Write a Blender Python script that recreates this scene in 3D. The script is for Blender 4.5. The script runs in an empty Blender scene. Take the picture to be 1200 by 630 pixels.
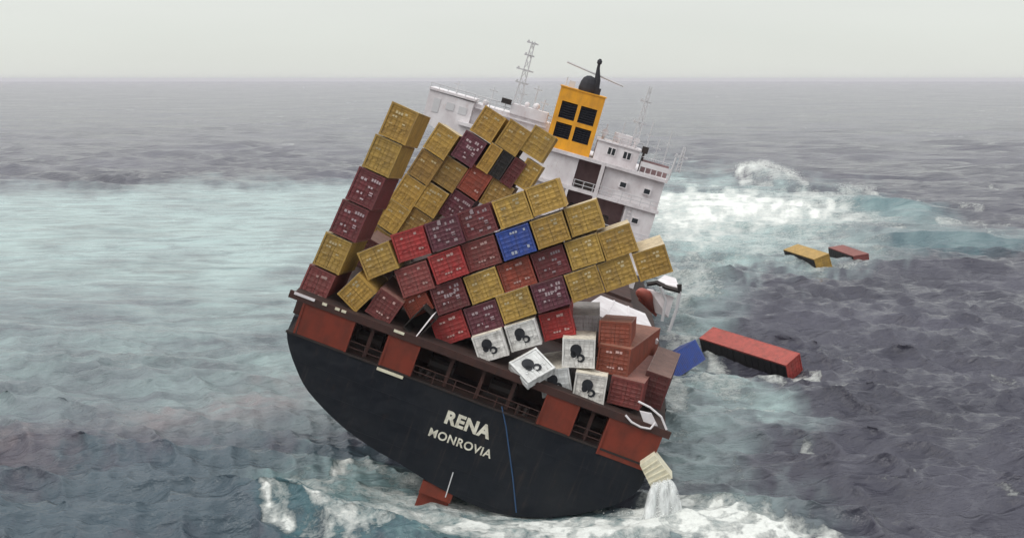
import bpy, bmesh, math, random
import numpy as np
from mathutils import Vector, Matrix
random.seed(7)
S = bpy.context.scene
C = S.collection
R = math.radians

# ------------------------------------------------------------------ camera
FPX = 1500.0; PITCH = R(8.42); CAMH = 32.0
cam = bpy.data.cameras.new('camera'); cam.sensor_width = 36; cam.lens = 36 * FPX / 1200
cam.clip_start = 1; cam.clip_end = 60000
co = bpy.data.objects.new('camera', cam); C.objects.link(co)
co.location = (0, 0, CAMH); co.rotation_euler = (math.pi / 2 - PITCH, 0, 0)
S.camera = co

# ------------------------------------------------------------------ world: overcast sky (CIE overcast gradient over a Nishita sky)
SUN_EL, SUN_AZ = R(52), R(-125)     # sun direction: elevation, azimuth (clockwise from +Y)
w = bpy.data.worlds.new('World'); S.world = w; w.use_nodes = True
nt = w.node_tree; nt.nodes.clear()
def wn(t): return nt.nodes.new(t)
out = wn('ShaderNodeOutputWorld'); bg = wn('ShaderNodeBackground')
sky = wn('ShaderNodeTexSky'); sky.sky_type = 'NISHITA'; sky.sun_disc = False
sky.sun_elevation = SUN_EL; sky.sun_rotation = SUN_AZ; sky.air_density = 1.0; sky.dust_density = 4.0
tc = wn('ShaderNodeTexCoord'); sep = wn('ShaderNodeSeparateXYZ')
nt.links.new(tc.outputs['Generated'], sep.inputs[0])
ramp = wn('ShaderNodeValToRGB'); nt.links.new(sep.outputs['Z'], ramp.inputs[0])
e = ramp.color_ramp.elements
e[0].position = 0.0; e[0].color = (.78, .80, .745, 1)
e[1].position = 1.0; e[1].color = (1.50, 1.53, 1.54, 1)
n_ = ramp.color_ramp.elements.new(.035); n_.color = (.795, .825, .775, 1)
n_ = ramp.color_ramp.elements.new(.12); n_.color = (.84, .86, .845, 1)
n_ = ramp.color_ramp.elements.new(.45); n_.color = (1.15, 1.17, 1.18, 1)
cn = wn('ShaderNodeTexNoise'); cn.inputs['Scale'].default_value = 2.2; cn.inputs['Detail'].default_value = 4
mpg = wn('ShaderNodeMapping'); mpg.inputs['Scale'].default_value = (1, 1, 6)
nt.links.new(tc.outputs['Generated'], mpg.inputs[0]); nt.links.new(mpg.outputs[0], cn.inputs['Vector'])
mr = wn('ShaderNodeMapRange'); mr.inputs[1].default_value = .3; mr.inputs[2].default_value = .7
mr.inputs[3].default_value = .965; mr.inputs[4].default_value = 1.03
nt.links.new(cn.outputs['Fac'], mr.inputs[0])
mul = wn('ShaderNodeMix'); mul.data_type = 'RGBA'; mul.blend_type = 'MULTIPLY'; mul.inputs[0].default_value = 1
nt.links.new(ramp.outputs[0], mul.inputs[6]); nt.links.new(mr.outputs[0], mul.inputs[7])
sk = wn('ShaderNodeMix'); sk.data_type = 'RGBA'; sk.blend_type = 'MULTIPLY'; sk.inputs[0].default_value = 1
nt.links.new(sky.outputs[0], sk.inputs[6]); sk.inputs[7].default_value = (.07, .07, .07, 1)
mx = wn('ShaderNodeMix'); mx.data_type = 'RGBA'; mx.inputs[0].default_value = .94
nt.links.new(sk.outputs[2], mx.inputs[6]); nt.links.new(mul.outputs[2], mx.inputs[7])
nt.links.new(mx.outputs[2], bg.inputs[0]); bg.inputs[1].default_value = 1.0
nt.links.new(bg.outputs[0], out.inputs[0])

sl = bpy.data.lights.new('sun', 'SUN'); sl.energy = 1.0; sl.angle = R(25); sl.color = (1, .97, .92)
so = bpy.data.objects.new('sun', sl); C.objects.link(so)
sd = Vector((math.sin(SUN_AZ) * math.cos(SUN_EL), math.cos(SUN_AZ) * math.cos(SUN_EL), math.sin(SUN_EL)))
so.rotation_euler = sd.to_track_quat('Z', 'Y').to_euler()

S.view_settings.view_transform = 'Standard'; S.view_settings.look = 'None'
S.view_settings.exposure = 0.0; S.view_settings.gamma = 1.0
S.cycles.max_bounces = 6; S.cycles.volume_bounces = 0; S.cycles.use_denoising = True
S.cycles.volume_step_rate = 10

# ------------------------------------------------------------------ helpers
CP, SP = math.cos(PITCH), math.sin(PITCH)
def P(px, py, Y):
    """a point of the place: where the line of sight through (px, py) of the 1200x630 photo is Y metres out"""
    a, b = (px - 600) / FPX, (315 - py) / FPX
    dy, dz = CP + b * SP, -SP + b * CP
    t = Y / dy
    return Vector((a * t, Y, CAMH + dz * t))
def mpp(px, py, Y):
    b = (315 - py) / FPX
    return Y / (CP + b * SP) / FPX          # metres per photo pixel there
def sea_pt(px, py):
    a, b = (px - 600) / FPX, (315 - py) / FPX
    dy, dz = CP + b * SP, -SP + b * CP
    t = -CAMH / dz
    return Vector((a * t, dy * t, 0))

def link(name, me, mat=None, parent=None, mw=None):
    o = bpy.data.objects.new(name, me)
    C.objects.link(o)
    if mat and me is not None and len(me.materials) == 0: me.materials.append(mat)
    if parent: o.parent = parent
    if mw is not None: o.matrix_local = mw
    return o
def tag(o, label=None, cat=None, group=None, kind=None):
    if label: o['label'] = label
    if cat: o['category'] = cat
    if group: o['group'] = group
    if kind: o['kind'] = kind
    return o
def empty(name, mw):
    o = bpy.data.objects.new(name, None); C.objects.link(o); o.matrix_world = mw; o.empty_display_size = .5
    return o
def axes(o, x, y, z):
    m = Matrix.Identity(4)
    for i in range(3):
        m[i][0], m[i][1], m[i][2], m[i][3] = x[i], y[i], z[i], o[i]
    return m

class MB:
    def __init__(s): s.v, s.f, s.mi = [], [], []
    def quad(s, a, b, c, d, m=0):
        n = len(s.v); s.v += [a, b, c, d]; s.f.append((n, n + 1, n + 2, n + 3)); s.mi.append(m); return s
    def poly(s, pts, m=0):
        n = len(s.v); s.v += pts; s.f.append(tuple(range(n, n + len(pts)))); s.mi.append(m); return s
    def hexa(s, p, m=0):     # p: 8 points, bottom 4 ccw then top 4
        n = len(s.v); s.v += [tuple(q) for q in p]
        for q in ((3, 2, 1, 0), (4, 5, 6, 7), (0, 1, 5, 4), (1, 2, 6, 5), (2, 3, 7, 6), (3, 0, 4, 7)):
            s.f.append(tuple(n + i for i in q)); s.mi.append(m)
        return s
    def box(s, x0, x1, y0, y1, z0, z1, m=0):
        return s.hexa([(x0, y0, z0), (x1, y0, z0), (x1, y1, z0), (x0, y1, z0), (x0, y0, z1), (x1, y0, z1), (x1, y1, z1), (x0, y1, z1)], m)
    def rings(s, rings, closed=True, cap=True, m=0):
        n0 = len(s.v); k = len(rings[0])
        for r in rings: s.v += [tuple(q) for q in r]
        for i in range(len(rings) - 1):
            for j in range(k if closed else k - 1):
                a = n0 + i * k + j; b = n0 + i * k + (j + 1) % k
                s.f.append((a, b, b + k, a + k)); s.mi.append(m)
        if cap:
            s.f.append(tuple(n0 + j for j in reversed(range(k)))); s.mi.append(m)
            s.f.append(tuple(n0 + (len(rings) - 1) * k + j for j in range(k))); s.mi.append(m)
        return s
    def tube(s, pts, r, n=6, m=0):
        pts = [Vector(p) for p in pts]; rings = []
        for i, p in enumerate(pts):
            d = (pts[min(i + 1, len(pts) - 1)] - pts[max(i - 1, 0)]).normalized()
            a = d.orthogonal().normalized(); b = d.cross(a)
            rr = r[i] if isinstance(r, (list, tuple)) else r
            if i and rings:      # keep the ring from twisting
                pa = Vector(rings[-1][0]) - pts[i - 1]
                a = (pa - d * pa.dot(d)).normalized(); b = d.cross(a)
            rings.append([p + (a * math.cos(6.2832 * j / n) + b * math.sin(6.2832 * j / n)) * rr for j in range(n)])
        return s.rings(rings, m=m)
    def mesh(s, name, smooth=False):
        me = bpy.data.meshes.new(name); me.from_pydata([tuple(p) for p in s.v], [], s.f); me.validate()
        if len(me.polygons) == len(s.mi): me.polygons.foreach_set('material_index', s.mi)
        bm = bmesh.new(); bm.from_mesh(me); bmesh.ops.recalc_face_normals(bm, faces=bm.faces); bm.to_mesh(me); bm.free()
        if smooth:
            me.polygons.foreach_set('use_smooth', [True] * len(me.polygons))
        return me
    def build(s, name, mat=None, parent=None, mw=None, smooth=False):
        return link(name, s.mesh(name, smooth), mat, parent, mw)

# ------------------------------------------------------------------ materials
def principled(name, col=(.5, .5, .5), rough=.6, metal=0.0, spec=.4):
    m = bpy.data.materials.new(name); m.use_nodes = True
    b = m.node_tree.nodes['Principled BSDF']
    b.inputs['Base Color'].default_value = (*col, 1); b.inputs['Roughness'].default_value = rough
    b.inputs['Metallic'].default_value = metal; b.inputs['Specular IOR Level'].default_value = spec
    return m
def N(m, t, **kw):
    n = m.node_tree.nodes.new(t)
    for k, v in kw.items(): setattr(n, k, v)
    return n
def weather(m, col, dirt, amount=.5, scale=1.2, streak=4.0, use_obj_color=False, rust=None, rustamt=.25):
    """paint colour broken by patchy grime, run-down streaks and rust, all fixed to the object"""
    L = m.node_tree.links; b = m.node_tree.nodes['Principled BSDF']
    tc = N(m, 'ShaderNodeTexCoord'); oi = N(m, 'ShaderNodeObjectInfo')
    add = N(m, 'ShaderNodeVectorMath', operation='ADD')
    mp = N(m, 'ShaderNodeMapping'); mp.inputs['Scale'].default_value = (streak, streak, 1)
    sc = N(m, 'ShaderNodeVectorMath', operation='SCALE'); sc.inputs[0].default_value = (37, 53, 71)
    L.new(oi.outputs['Random'], sc.inputs['Scale'])
    L.new(tc.outputs['Object'], add.inputs[0]); L.new(sc.outputs[0], add.inputs[1])
    L.new(add.outputs[0], mp.inputs[0])
    n1 = N(m, 'ShaderNodeTexNoise'); n1.inputs['Scale'].default_value = scale; n1.inputs['Detail'].default_value = 5; n1.inputs['Roughness'].default_value = .65
    L.new(add.outputs[0], n1.inputs['Vector'])
    n2 = N(m, 'ShaderNodeTexNoise'); n2.inputs['Scale'].default_value = scale * .8; n2.inputs['Detail'].default_value = 4
    L.new(mp.outputs[0], n2.inputs['Vector'])
    ad = N(m, 'ShaderNodeMath', operation='ADD'); L.new(n1.outputs['Fac'], ad.inputs[0]); L.new(n2.outputs['Fac'], ad.inputs[1])
    r = N(m, 'ShaderNodeMapRange'); r.inputs[1].default_value = .85; r.inputs[2].default_value = 1.3; r.inputs[3].default_value = 0; r.inputs[4].default_value = amount
    L.new(ad.outputs[0], r.inputs[0])
    mx = N(m, 'ShaderNodeMix', data_type='RGBA'); L.new(r.outputs[0], mx.inputs[0])
    if use_obj_color: L.new(oi.outputs['Color'], mx.inputs[6])
    else: mx.inputs[6].default_value = (*col, 1)
    if use_obj_color:
        dm = N(m, 'ShaderNodeMix', data_type='RGBA'); dm.inputs[0].default_value = .5
        L.new(oi.outputs['Color'], dm.inputs[6]); dm.inputs[7].default_value = (*dirt, 1)
        L.new(dm.outputs[2], mx.inputs[7])
    else: mx.inputs[7].default_value = (*dirt, 1)
    res = mx.outputs[2]
    if rust:
        n3 = N(m, 'ShaderNodeTexNoise'); n3.inputs['Scale'].default_value = scale * 2.3; n3.inputs['Detail'].default_value = 6; n3.inputs['Roughness'].default_value = .7
        L.new(mp.outputs[0], n3.inputs['Vector'])
        r3 = N(m, 'ShaderNodeMapRange'); r3.inputs[1].default_value = .58; r3.inputs[2].default_value = .72; r3.inputs[4].default_value = rustamt
        L.new(n3.outputs['Fac'], r3.inputs[0])
        m3 = N(m, 'ShaderNodeMix', data_type='RGBA'); L.new(r3.outputs[0], m3.inputs[0]); L.new(res, m3.inputs[6]); m3.inputs[7].default_value = (*rust, 1)
        res = m3.outputs[2]
    L.new(res, b.inputs['Base Color'])
    rr = N(m, 'ShaderNodeMapRange'); rr.inputs[3].default_value = b.inputs['Roughness'].default_value - .12; rr.inputs[4].default_value = b.inputs['Roughness'].default_value + .2
    L.new(n1.outputs['Fac'], rr.inputs[0]); L.new(rr.outputs[0], b.inputs['Roughness'])
    bp = N(m, 'ShaderNodeBump'); bp.inputs['Strength'].default_value = .25; bp.inputs['Distance'].default_value = .05
    L.new(n1.outputs['Fac'], bp.inputs['Height']); L.new(bp.outputs[0], b.inputs['Normal'])
    return m

M = {}
M['box'] = weather(principled('container_paint', rough=.55), None, (.07, .05, .04), .95, 1.0, 3.5, True, (.09, .042, .026), .7)
M['gear'] = weather(principled('lock_steel', rough=.5), None, (.05, .035, .03), .5, 2, 2, True)
M['mark'] = principled('marking_print', (.7, .68, .66), .7)
_b = M['mark']; _oi = N(_b, 'ShaderNodeObjectInfo'); _b.node_tree.links.new(_oi.outputs['Color'], _b.node_tree.nodes['Principled BSDF'].inputs['Base Color'])
M['inside'] = principled('container_inside', (.02, .016, .014), .9)
M['hull'] = weather(principled('hull_paint', rough=.5, spec=.28), (.0050, .0075, .0120), (.013, .015, .018), .7, .25, 2.2, False, (.035, .02, .014), .35)
def hull_seams(m):
    L = m.node_tree.links; b = m.node_tree.nodes['Principled BSDF']
    tc = N(m, 'ShaderNodeTexCoord'); sp_ = N(m, 'ShaderNodeSeparateXYZ'); L.new(tc.outputs['Object'], sp_.inputs[0])
    cb = N(m, 'ShaderNodeCombineXYZ'); L.new(sp_.outputs['X'], cb.inputs[0]); L.new(sp_.outputs['Z'], cb.inputs[1])
    br = N(m, 'ShaderNodeTexBrick'); br.inputs['Scale'].default_value = 1; br.inputs['Brick Width'].default_value = 5.2; br.inputs['Row Height'].default_value = 1.75
    br.inputs['Mortar Size'].default_value = .035; br.inputs['Mortar Smooth'].default_value = .6; br.inputs['Color1'].default_value = (.5, .5, .5, 1); br.inputs['Color2'].default_value = (.56, .56, .56, 1); br.inputs['Mortar'].default_value = (.85, .85, .85, 1)
    L.new(cb.outputs[0], br.inputs['Vector'])
    nz = N(m, 'ShaderNodeTexNoise'); nz.inputs['Scale'].default_value = .55; nz.inputs['Detail'].default_value = 2; L.new(tc.outputs['Object'], nz.inputs['Vector'])
    ad = N(m, 'ShaderNodeMath', operation='MULTIPLY_ADD'); L.new(br.outputs['Color'], ad.inputs[0]); ad.inputs[1].default_value = .12; L.new(nz.outputs['Fac'], ad.inputs[2])
    bp = N(m, 'ShaderNodeBump'); bp.inputs['Strength'].default_value = .7; bp.inputs['Distance'].default_value = .3
    L.new(ad.outputs[0], bp.inputs['Height']); L.new(bp.outputs[0], b.inputs['Normal'])
    # salt scum and scrapes
    old = b.inputs['Base Color'].links[0].from_socket
    mp = N(m, 'ShaderNodeMapping'); mp.inputs['Scale'].default_value = (3.5, 3.5, .22); L.new(tc.outputs['Object'], mp.inputs[0])
    ns = N(m, 'ShaderNodeTexNoise'); ns.inputs['Scale'].default_value = .7; ns.inputs['Detail'].default_value = 6; ns.inputs['Roughness'].default_value = .7; L.new(mp.outputs[0], ns.inputs['Vector'])
    r = N(m, 'ShaderNodeMapRange'); r.inputs[1].default_value = .56; r.inputs[2].default_value = .78; r.inputs[4].default_value = .8; L.new(ns.outputs['Fac'], r.inputs[0])
    mx = N(m, 'ShaderNodeMix', data_type='RGBA'); L.new(r.outputs[0], mx.inputs[0]); L.new(old, mx.inputs[6]); mx.inputs[7].default_value = (.046, .034, .029, 1)
    L.new(mx.outputs[2], b.inputs['Base Color'])
hull_seams(M['hull'])
M['red'] = weather(principled('red_lead_paint', rough=.6), (.19, .030, .014), (.08, .022, .013), .7, .8, 2.5, False, (.10, .035, .015), .5)
M['brown'] = weather(principled('deck_brown', rough=.7), (.055, .022, .017), (.025, .016, .014), .7, .9, 2, False, (.12, .045, .02), .4)
M['darksteel'] = weather(principled('dark_steel', rough=.6), (.020, .016, .015), (.045, .022, .015), .6, 1.5, 2)
M['deckfloor'] = weather(principled('deck_floor', rough=.8), (.045, .022, .017), (.02, .02, .02), .6, .8, 1)
M['white'] = weather(principled('white_ship_paint', rough=.5), (.76, .725, .735), (.50, .44, .45), .75, .35, 3, False, (.40, .24, .19), .4)
M['rosy'] = weather(principled('shaded_recess_paint', rough=.7), (.30, .19, .19), (.16, .10, .10), .6, .7, 2)  # pink-brown colour of the recess walls and bulwark liner
M['cream'] = weather(principled('cream_paint', rough=.6), (.74, .70, .54), (.45, .38, .24), .5, 1.0, 3, False, (.3, .15, .06), .4)
M['funnel'] = weather(principled('funnel_yellow', rough=.5), (.80, .36, .018), (.45, .20, .03), .55, .6, 3, False, (.2, .09, .03), .3)
M['louvre'] = weather(principled('louvre_black', rough=.6), (.008, .010, .018), (.02, .02, .025), .5, 1, 1)
M['tar'] = principled('tar_coating', (.012, .011, .012), .65)  # near-black that paints shade onto the near sides of the floating containers
M['glass'] = principled('window_glass', (.02, .025, .03), .12, 0, .6)
M['mast'] = principled('mast_grey', (.58, .57, .58), .6)
M['exhaust'] = principled('exhaust_soot', (.02, .02, .026), .7)
M['letter'] = weather(principled('letter_paint', rough=.6), (.74, .71, .60), (.36, .33, .25), .7, 1.8, 2, False, (.42, .31, .08), .35)
M['black'] = weather(principled('emblem_black', rough=.6), (.012, .014, .018), (.05, .05, .06), .4, 2, 1)
M['rope'] = principled('rope_blue', (.03, .075, .16), .8)
M['orange'] = weather(principled('lifeboat_orange', rough=.5), (.36, .085, .06), (.22, .09, .07), .5, 1, 2)

# ------------------------------------------------------------------ numpy noise
def _hash(ix, iy, seed):
    with np.errstate(over='ignore'):
        h = (ix.astype(np.int64) * 374761393 + iy.astype(np.int64) * 668265263 + seed * 1442695041) & 0xffffffff
        h = ((h ^ (h >> 13)) * 1274126177) & 0xffffffff
        h = h ^ (h >> 16)
    return (h & 0xffff).astype(np.float64) / 65535.0
def vnoise(x, y, seed=0):
    ix = np.floor(x); iy = np.floor(y); fx = x - ix; fy = y - iy
    ux = fx * fx * fx * (fx * (fx * 6 - 15) + 10); uy = fy * fy * fy * (fy * (fy * 6 - 15) + 10)
    a = _hash(ix, iy, seed); b = _hash(ix + 1, iy, seed); c = _hash(ix, iy + 1, seed); d = _hash(ix + 1, iy + 1, seed)
    return (a * (1 - ux) + b * ux) * (1 - uy) + (c * (1 - ux) + d * ux) * uy
def fbm(x, y, seed=0, oct=4, gain=.5):
    s = 0; a = 1; t = 0
    for o in range(oct):
        s = s + a * vnoise(x * 2 ** o + 17.3 * o, y * 2 ** o - 9.1 * o, seed + o); t += a; a *= gain
    return s / t
def sstep(x, a, b):
    t = np.clip((x - a) / (b - a), 0, 1); return t * t * (3 - 2 * t)

# ------------------------------------------------------------------ sea: one sheet, finer towards the ship
def build_sea():
    # radial rows, denser where the ground is seen; columns dense over the view and sparse behind
    dep = np.linspace(math.atan(CAMH / 66.0), math.atan(CAMH / 4200.0), 640)
    rr = CAMH / np.tan(dep)
    rad = np.concatenate([[4, 14, 26, 38, 48, 55, 61], rr, [5200, 6800, 9000, 12000, 16000, 21000]])
    th = np.concatenate([np.linspace(-26.5, 26.5, 1060), np.linspace(28, 332, 96)]) * math.pi / 180
    nr, nc = len(rad), len(th)
    RR, TH = np.meshgrid(rad, th, indexing='ij')
    X0 = (RR * np.sin(TH)).ravel(); Y0 = (RR * np.cos(TH)).ravel()
    spacing = np.maximum(np.gradient(rad)[:, None] * .5, RR * (th[1] - th[0])).ravel() + 0 * X0
    rng = np.random.RandomState(11)
    Z = np.zeros_like(X0); DX = np.zeros_like(X0); DY = np.zeros_like(X0)
    wind = math.radians(248)
    nw = 120
    lam = np.exp(np.linspace(math.log(1.5), math.log(58), nw)) * rng.uniform(.93, 1.07, nw)
    for l in lam:
        d = wind + rng.normal(0, .50 if l < 6 else .34)
        k = 2 * math.pi / l
        amp = .0175 * l ** .78 * rng.uniform(.5, 1.5) * math.exp(-(l / 34) ** 2)
        if l > 26: amp = .0045 * l ** .86 * rng.uniform(.6, 1.4)
        att = np.clip(1.45 - 3.0 * spacing / l, 0, 1)
        ph = k * (X0 * math.cos(d) + Y0 * math.sin(d)) + rng.uniform(0, 6.28)
        Z += amp * att * np.sin(ph)
        q = .80 * amp * att * np.cos(ph)
        DX += q * math.cos(d); DY += q * math.sin(d)
    gust = .45 + 1.05 * fbm(X0 / 46, Y0 / 70, 5, 3)
    # photo coordinates of each sea point (still water), used only to say where on the sea the foam and milky water lie
    depth = Y0 * CP + CAMH * SP
    depth = np.where(depth > 1, depth, 1)
    ahead = Y0 > 5
    px = np.where(ahead, 600 + FPX * X0 / depth, -9999)
    py = np.where(ahead, 315 - FPX * (Y0 * SP - CAMH * CP) / depth, 9999)
    n1 = fbm(px / 46, py / 17, 21, 5) - .5
    n2 = fbm(px / 15, py / 7, 31, 4) - .5
    n3 = fbm(px / 120, py / 30, 41, 4) - .5
    n4 = fbm(px / 7, py / 3.4, 51, 3) - .5
    wx = px + n1 * 60; wy = py + n2 * 14
    def blob(cx, cy, rx, ry, ang=0, soft=.6, wob=1.0):
        c, s = math.cos(R(ang)), math.sin(R(ang))
        ux = px + wob * n1 * rx * .9 - cx; uy = py + wob * n2 * ry * 1.1 + wob * n1 * ry * .7 - cy
        a = (ux * c + uy * s) / rx; b = (-ux * s + uy * c) / ry
        return 1 - sstep(np.sqrt(a * a + b * b), 1 - soft, 1 + soft)
    def ridge(pts, wd, soft=1.0, wob=1.0):
        best = np.full(px.shape, 1e9)
        qx = px + wob * (n2 * wd * 2.2 + n4 * 9); qy = py + wob * (n1 * wd * 2.0 + n4 * 5)
        for (x0, y0), (x1, y1) in zip(pts[:-1], pts[1:]):
            vx, vy = x1 - x0, y1 - y0; L2 = vx * vx + vy * vy
            t = np.clip(((qx - x0) * vx + (qy - y0) * vy) / L2, 0, 1)
            best = np.minimum(best, np.hypot(qx - x0 - t * vx, qy - y0 - t * vy))
        return .95 * (1 - sstep(best / (wd * 1.25), .0, .5 + soft))
    # --- milky turquoise water
    edge = 217 + 4 * np.sin(px / 70) + n1 * 26 + n2 * 10
    left = sstep(py, edge - 12, edge + 16) * (1 - sstep(px, 395, 560))
    fade = 1 - .44 * sstep(py, 285, 375) - .04 * sstep(py, 420, 480) - .62 * sstep(py, 470, 535)
    low = .8 + .75 * n3 + .5 * n1
    milk = np.clip(left * fade * low * (1.0 + .25 * sstep(px, 150, 330)), 0, 1)
    milk = np.maximum(milk, left * (1 - sstep(py, 268, 330)) * (.86 + .45 * n3))
    milk = np.maximum(milk, .9 * blob(850, 262, 165, 48, 3))
    milk = np.maximum(milk, .46 * blob(1000, 258, 130, 20, 4))
    milk = np.maximum(milk, .26 * blob(1120, 276, 110, 12, 3))
    milk = np.maximum(milk, .50 * blob(805, 345, 50, 55, 70))
    milk = np.maximum(milk, .75 * blob(850, 458, 95, 20, 24))
    milk = np.maximum(milk, .52 * blob(808, 495, 62, 60, 0)); milk = np.maximum(milk, .6 * blob(812, 355, 40, 50, 0))
    milk = np.maximum(milk, .50 * blob(490, 592, 170, 40, 10)); milk = np.maximum(milk, .4 * blob(850, 600, 120, 40, 0))
    milk = np.maximum(milk, .45 * blob(720, 628, 260, 26, 5))
    teal = np.maximum.reduce([blob(400, 590, 130, 50, 0), blob(560, 620, 230, 30, 0), .8 * blob(870, 285, 70, 16, 0),
                              .9 * blob(1040, 245, 60, 12, 8), .38 * blob(170, 585, 330, 60, -5), .4 * blob(300, 540, 200, 20, -5), .7 * blob(1130, 285, 100, 14, 0)])
    # --- white foam
    foam = np.zeros_like(px)
    def F(a): 
        nonlocal foam
        foam = np.maximum(foam, a)
    F(1.35 * blob(868, 246, 125, 20, 4)); F(1.2 * blob(812, 256, 55, 30, 0)); F(.5 * blob(870, 270, 150, 40, 4)); F(.8 * blob(960, 232, 62, 10, 4)); F(.55 * blob(905, 275, 120, 20, 8))
    F(1.35 * ridge([(866, 206), (872, 201), (888, 198), (905, 203), (925, 211)], 4.6, .9, .4)); F(1.1 * blob(884, 205, 20, 6, 10)); F(.7 * blob(908, 211, 22, 5, 14)); F(1.0 * ridge([(925, 211), (945, 218)], 3.2, 1.0, .4)); F(1.0 * ridge([(868, 214), (880, 213)], 3.0, 1, .3)); F(.7 * ridge([(884, 216), (905, 219)], 3.0))
    F(.8 * ridge([(990, 226), (1022, 229), (1026, 238)], 4)); F(.6 * ridge([(1060, 236), (1080, 238)], 3.5)); F(.6 * ridge([(1115, 238), (1150, 246)], 3.5))
    F(.62 * ridge([(1100, 260), (1150, 262), (1165, 276)], 4)); F(.5 * ridge([(1010, 262), (1060, 270)], 5)); F(.5 * ridge([(1160, 217), (1168, 222)], 3))
    F(.7 * blob(800, 400, 24, 26, 0)); F(.65 * blob(800, 330, 34, 45, 60)); F(.95 * ridge([(832, 418), (850, 432), (885, 444), (915, 454)], 6)); F(.9 * ridge([(918, 446), (935, 440), (950, 436)], 5)); F(.8 * ridge([(790, 448), (815, 446), (835, 440)], 6)); F(.6 * ridge([(920, 300), (950, 313), (975, 314), (1005, 311), (1024, 306)], 3.5)); F(.6 * blob(838, 452, 44, 12, 25))
    F(.65 * ridge([(930, 440), (948, 446), (990, 450)], 3.2)); F(.95 * blob(934, 436, 13, 6, 10)); F(.7 * blob(792, 465, 15, 30, 0))
    F(.72 * ridge([(936, 516), (948, 523), (962, 533)], 3.4, 1.0, .5)); F(.4 * ridge([(860, 535), (868, 546)], 3)); F(.4 * blob(908, 592, 8, 7, 30))
    # swirl and wash at the stern
    F(1.2 * ridge([(356, 560), (338, 561), (318, 570), (303, 582), (297, 598), (302, 611), (325, 619)], 4.2, 1.1, .7)); F(.55 * blob(312, 604, 16, 12, 0)); F(.8 * ridge([(340, 590), (352, 606), (380, 616), (410, 622)], 8))
    F(.95 * ridge([(412, 545), (392, 560), (380, 578)], 6)); F(.45 * blob(380, 592, 70, 28, 20)); F(.75 * ridge([(430, 548), (470, 575), (505, 590)], 8)); F(.7 * blob(480, 600, 80, 13, 10)); F(.85 * blob(520, 614, 110, 15, 6)); F(.9 * blob(410, 622, 60, 12, 0))
    F(1.25 * blob(620, 622, 150, 14, 0)); F(1.3 * blob(775, 606, 50, 28, 0)); F(1.3 * blob(850, 624, 115, 21, 8)); F(.9 * blob(560, 600, 90, 12, 4)); F(.9 * blob(775, 580, 26, 20, 0))
    F(.4 * ridge([(1160, 573), (1190, 586)], 3)); F(.4 * ridge([(1160, 440), (1196, 446)], 3)); F(.35 * ridge([(960, 415), (1000, 420)], 3))
    F(.16 * blob(130, 405, 160, 30, 0)); F(.14 * blob(250, 470, 160, 22, -6))
    # small whitecaps on the open water, where steep crests happen to stand
    cap = sstep(fbm(X0 / 10 + n2 * .6, Y0 / 4.5, 77, 4), .68, .80) * sstep(fbm(X0 / 60, Y0 / 90, 79, 2), .50, .66)
    F(.55 * cap * (py < 560))
    holes = fbm(px / 24, py / 9, 61, 4); h2_ = fbm(px / 9, py / 4, 67, 3)
    near = sstep(py, 520, 560)
    foam = foam * (1 + near * (np.clip(.12 + 1.75 * holes * (.45 + 1.1 * h2_), 0, 1.35) - 1))
    foam = foam * (1 - .30 * (1 - near) * sstep(h2_, .62, .3))
    oil = np.clip(blob(110, 507, 190, 16, -7, .8) + .5 * blob(280, 470, 120, 14, -12, .8) + .4 * blob(350, 455, 80, 30, 0, .9), 0, 1) * np.clip(.42 + 1.3 * n3 + .8 * n2 + .5 * n1, 0, 1)
    # --- relief: calmer in the lee of the reef water, breaking ridges where the foam stands
    calm = (1 - .62 * left * (1 - sstep(py, 330, 500)) - .25 * milk) * (1 - .65 * np.exp(-((px - 620) / 190) ** 2 - ((py - 600) / 40) ** 2))
    Z *= gust * calm; DX *= gust * calm; DY *= gust * calm
    def hump(cx, cy, rx, ry, h, ang=0):
        nonlocal Z
        c, s = math.cos(R(ang)), math.sin(R(ang)); ux = px - cx; uy = py - cy
        a = (ux * c + uy * s) / rx; b = (-ux * s + uy * c) / ry
        Z = Z + h * np.exp(-a * a - b * b)
    hump(895, 209, 42, 5, 3.6, 8); hump(880, 250, 120, 9, 1.6, 4); hump(1010, 240, 40, 6, 1.8, 6); hump(1070, 250, 40, 6, 1.6, 10)
    hump(1130, 285, 70, 6, 1.0, 4); hump(330, 590, 40, 26, .35, -20); hump(410, 575, 45, 14, .5, -10); hump(880, 640, 90, 16, 1.0, 6); hump(1010, 610, 60, 9, .8, 30); hump(640, 602, 130, 18, -.95)
    Z += foam * (fbm(X0 / 1.6, Y0 / 1.6, 91, 4) - .4) * .34 * np.clip(1.3 - spacing / 1.0, 0, 1)
    co_ = np.empty((X0.size, 3)); co_[:, 0] = X0 + DX; co_[:, 1] = Y0 + DY; co_[:, 2] = Z
    # faces
    i = np.arange(nr - 1)[:, None]; j = np.arange(nc)[None, :]; j2 = (j + 1) % nc
    f = np.stack([i * nc + j, i * nc + j2, (i + 1) * nc + j2, (i + 1) * nc + j], -1).reshape(-1, 4)[:, ::-1]
    me = bpy.data.meshes.new('sea')
    me.vertices.add(len(co_)); me.vertices.foreach_set('co', co_.ravel())
    me.loops.add(f.size); me.loops.foreach_set('vertex_index', f.ravel().astype(np.int32))
    me.polygons.add(len(f)); me.polygons.foreach_set('loop_start', np.arange(0, f.size, 4, dtype=np.int32))
    me.polygons.foreach_set('use_smooth', np.ones(len(f), dtype=bool))
    me.update(calc_edges=True)
    for nm, arr in (('milk', milk), ('foam', foam), ('oil', oil), ('teal', teal)):
        a = me.attributes.new(nm, 'FLOAT', 'POINT'); a.data.foreach_set('value', np.clip(arr, 0, 1.8).astype(np.float32))
    return me

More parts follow.
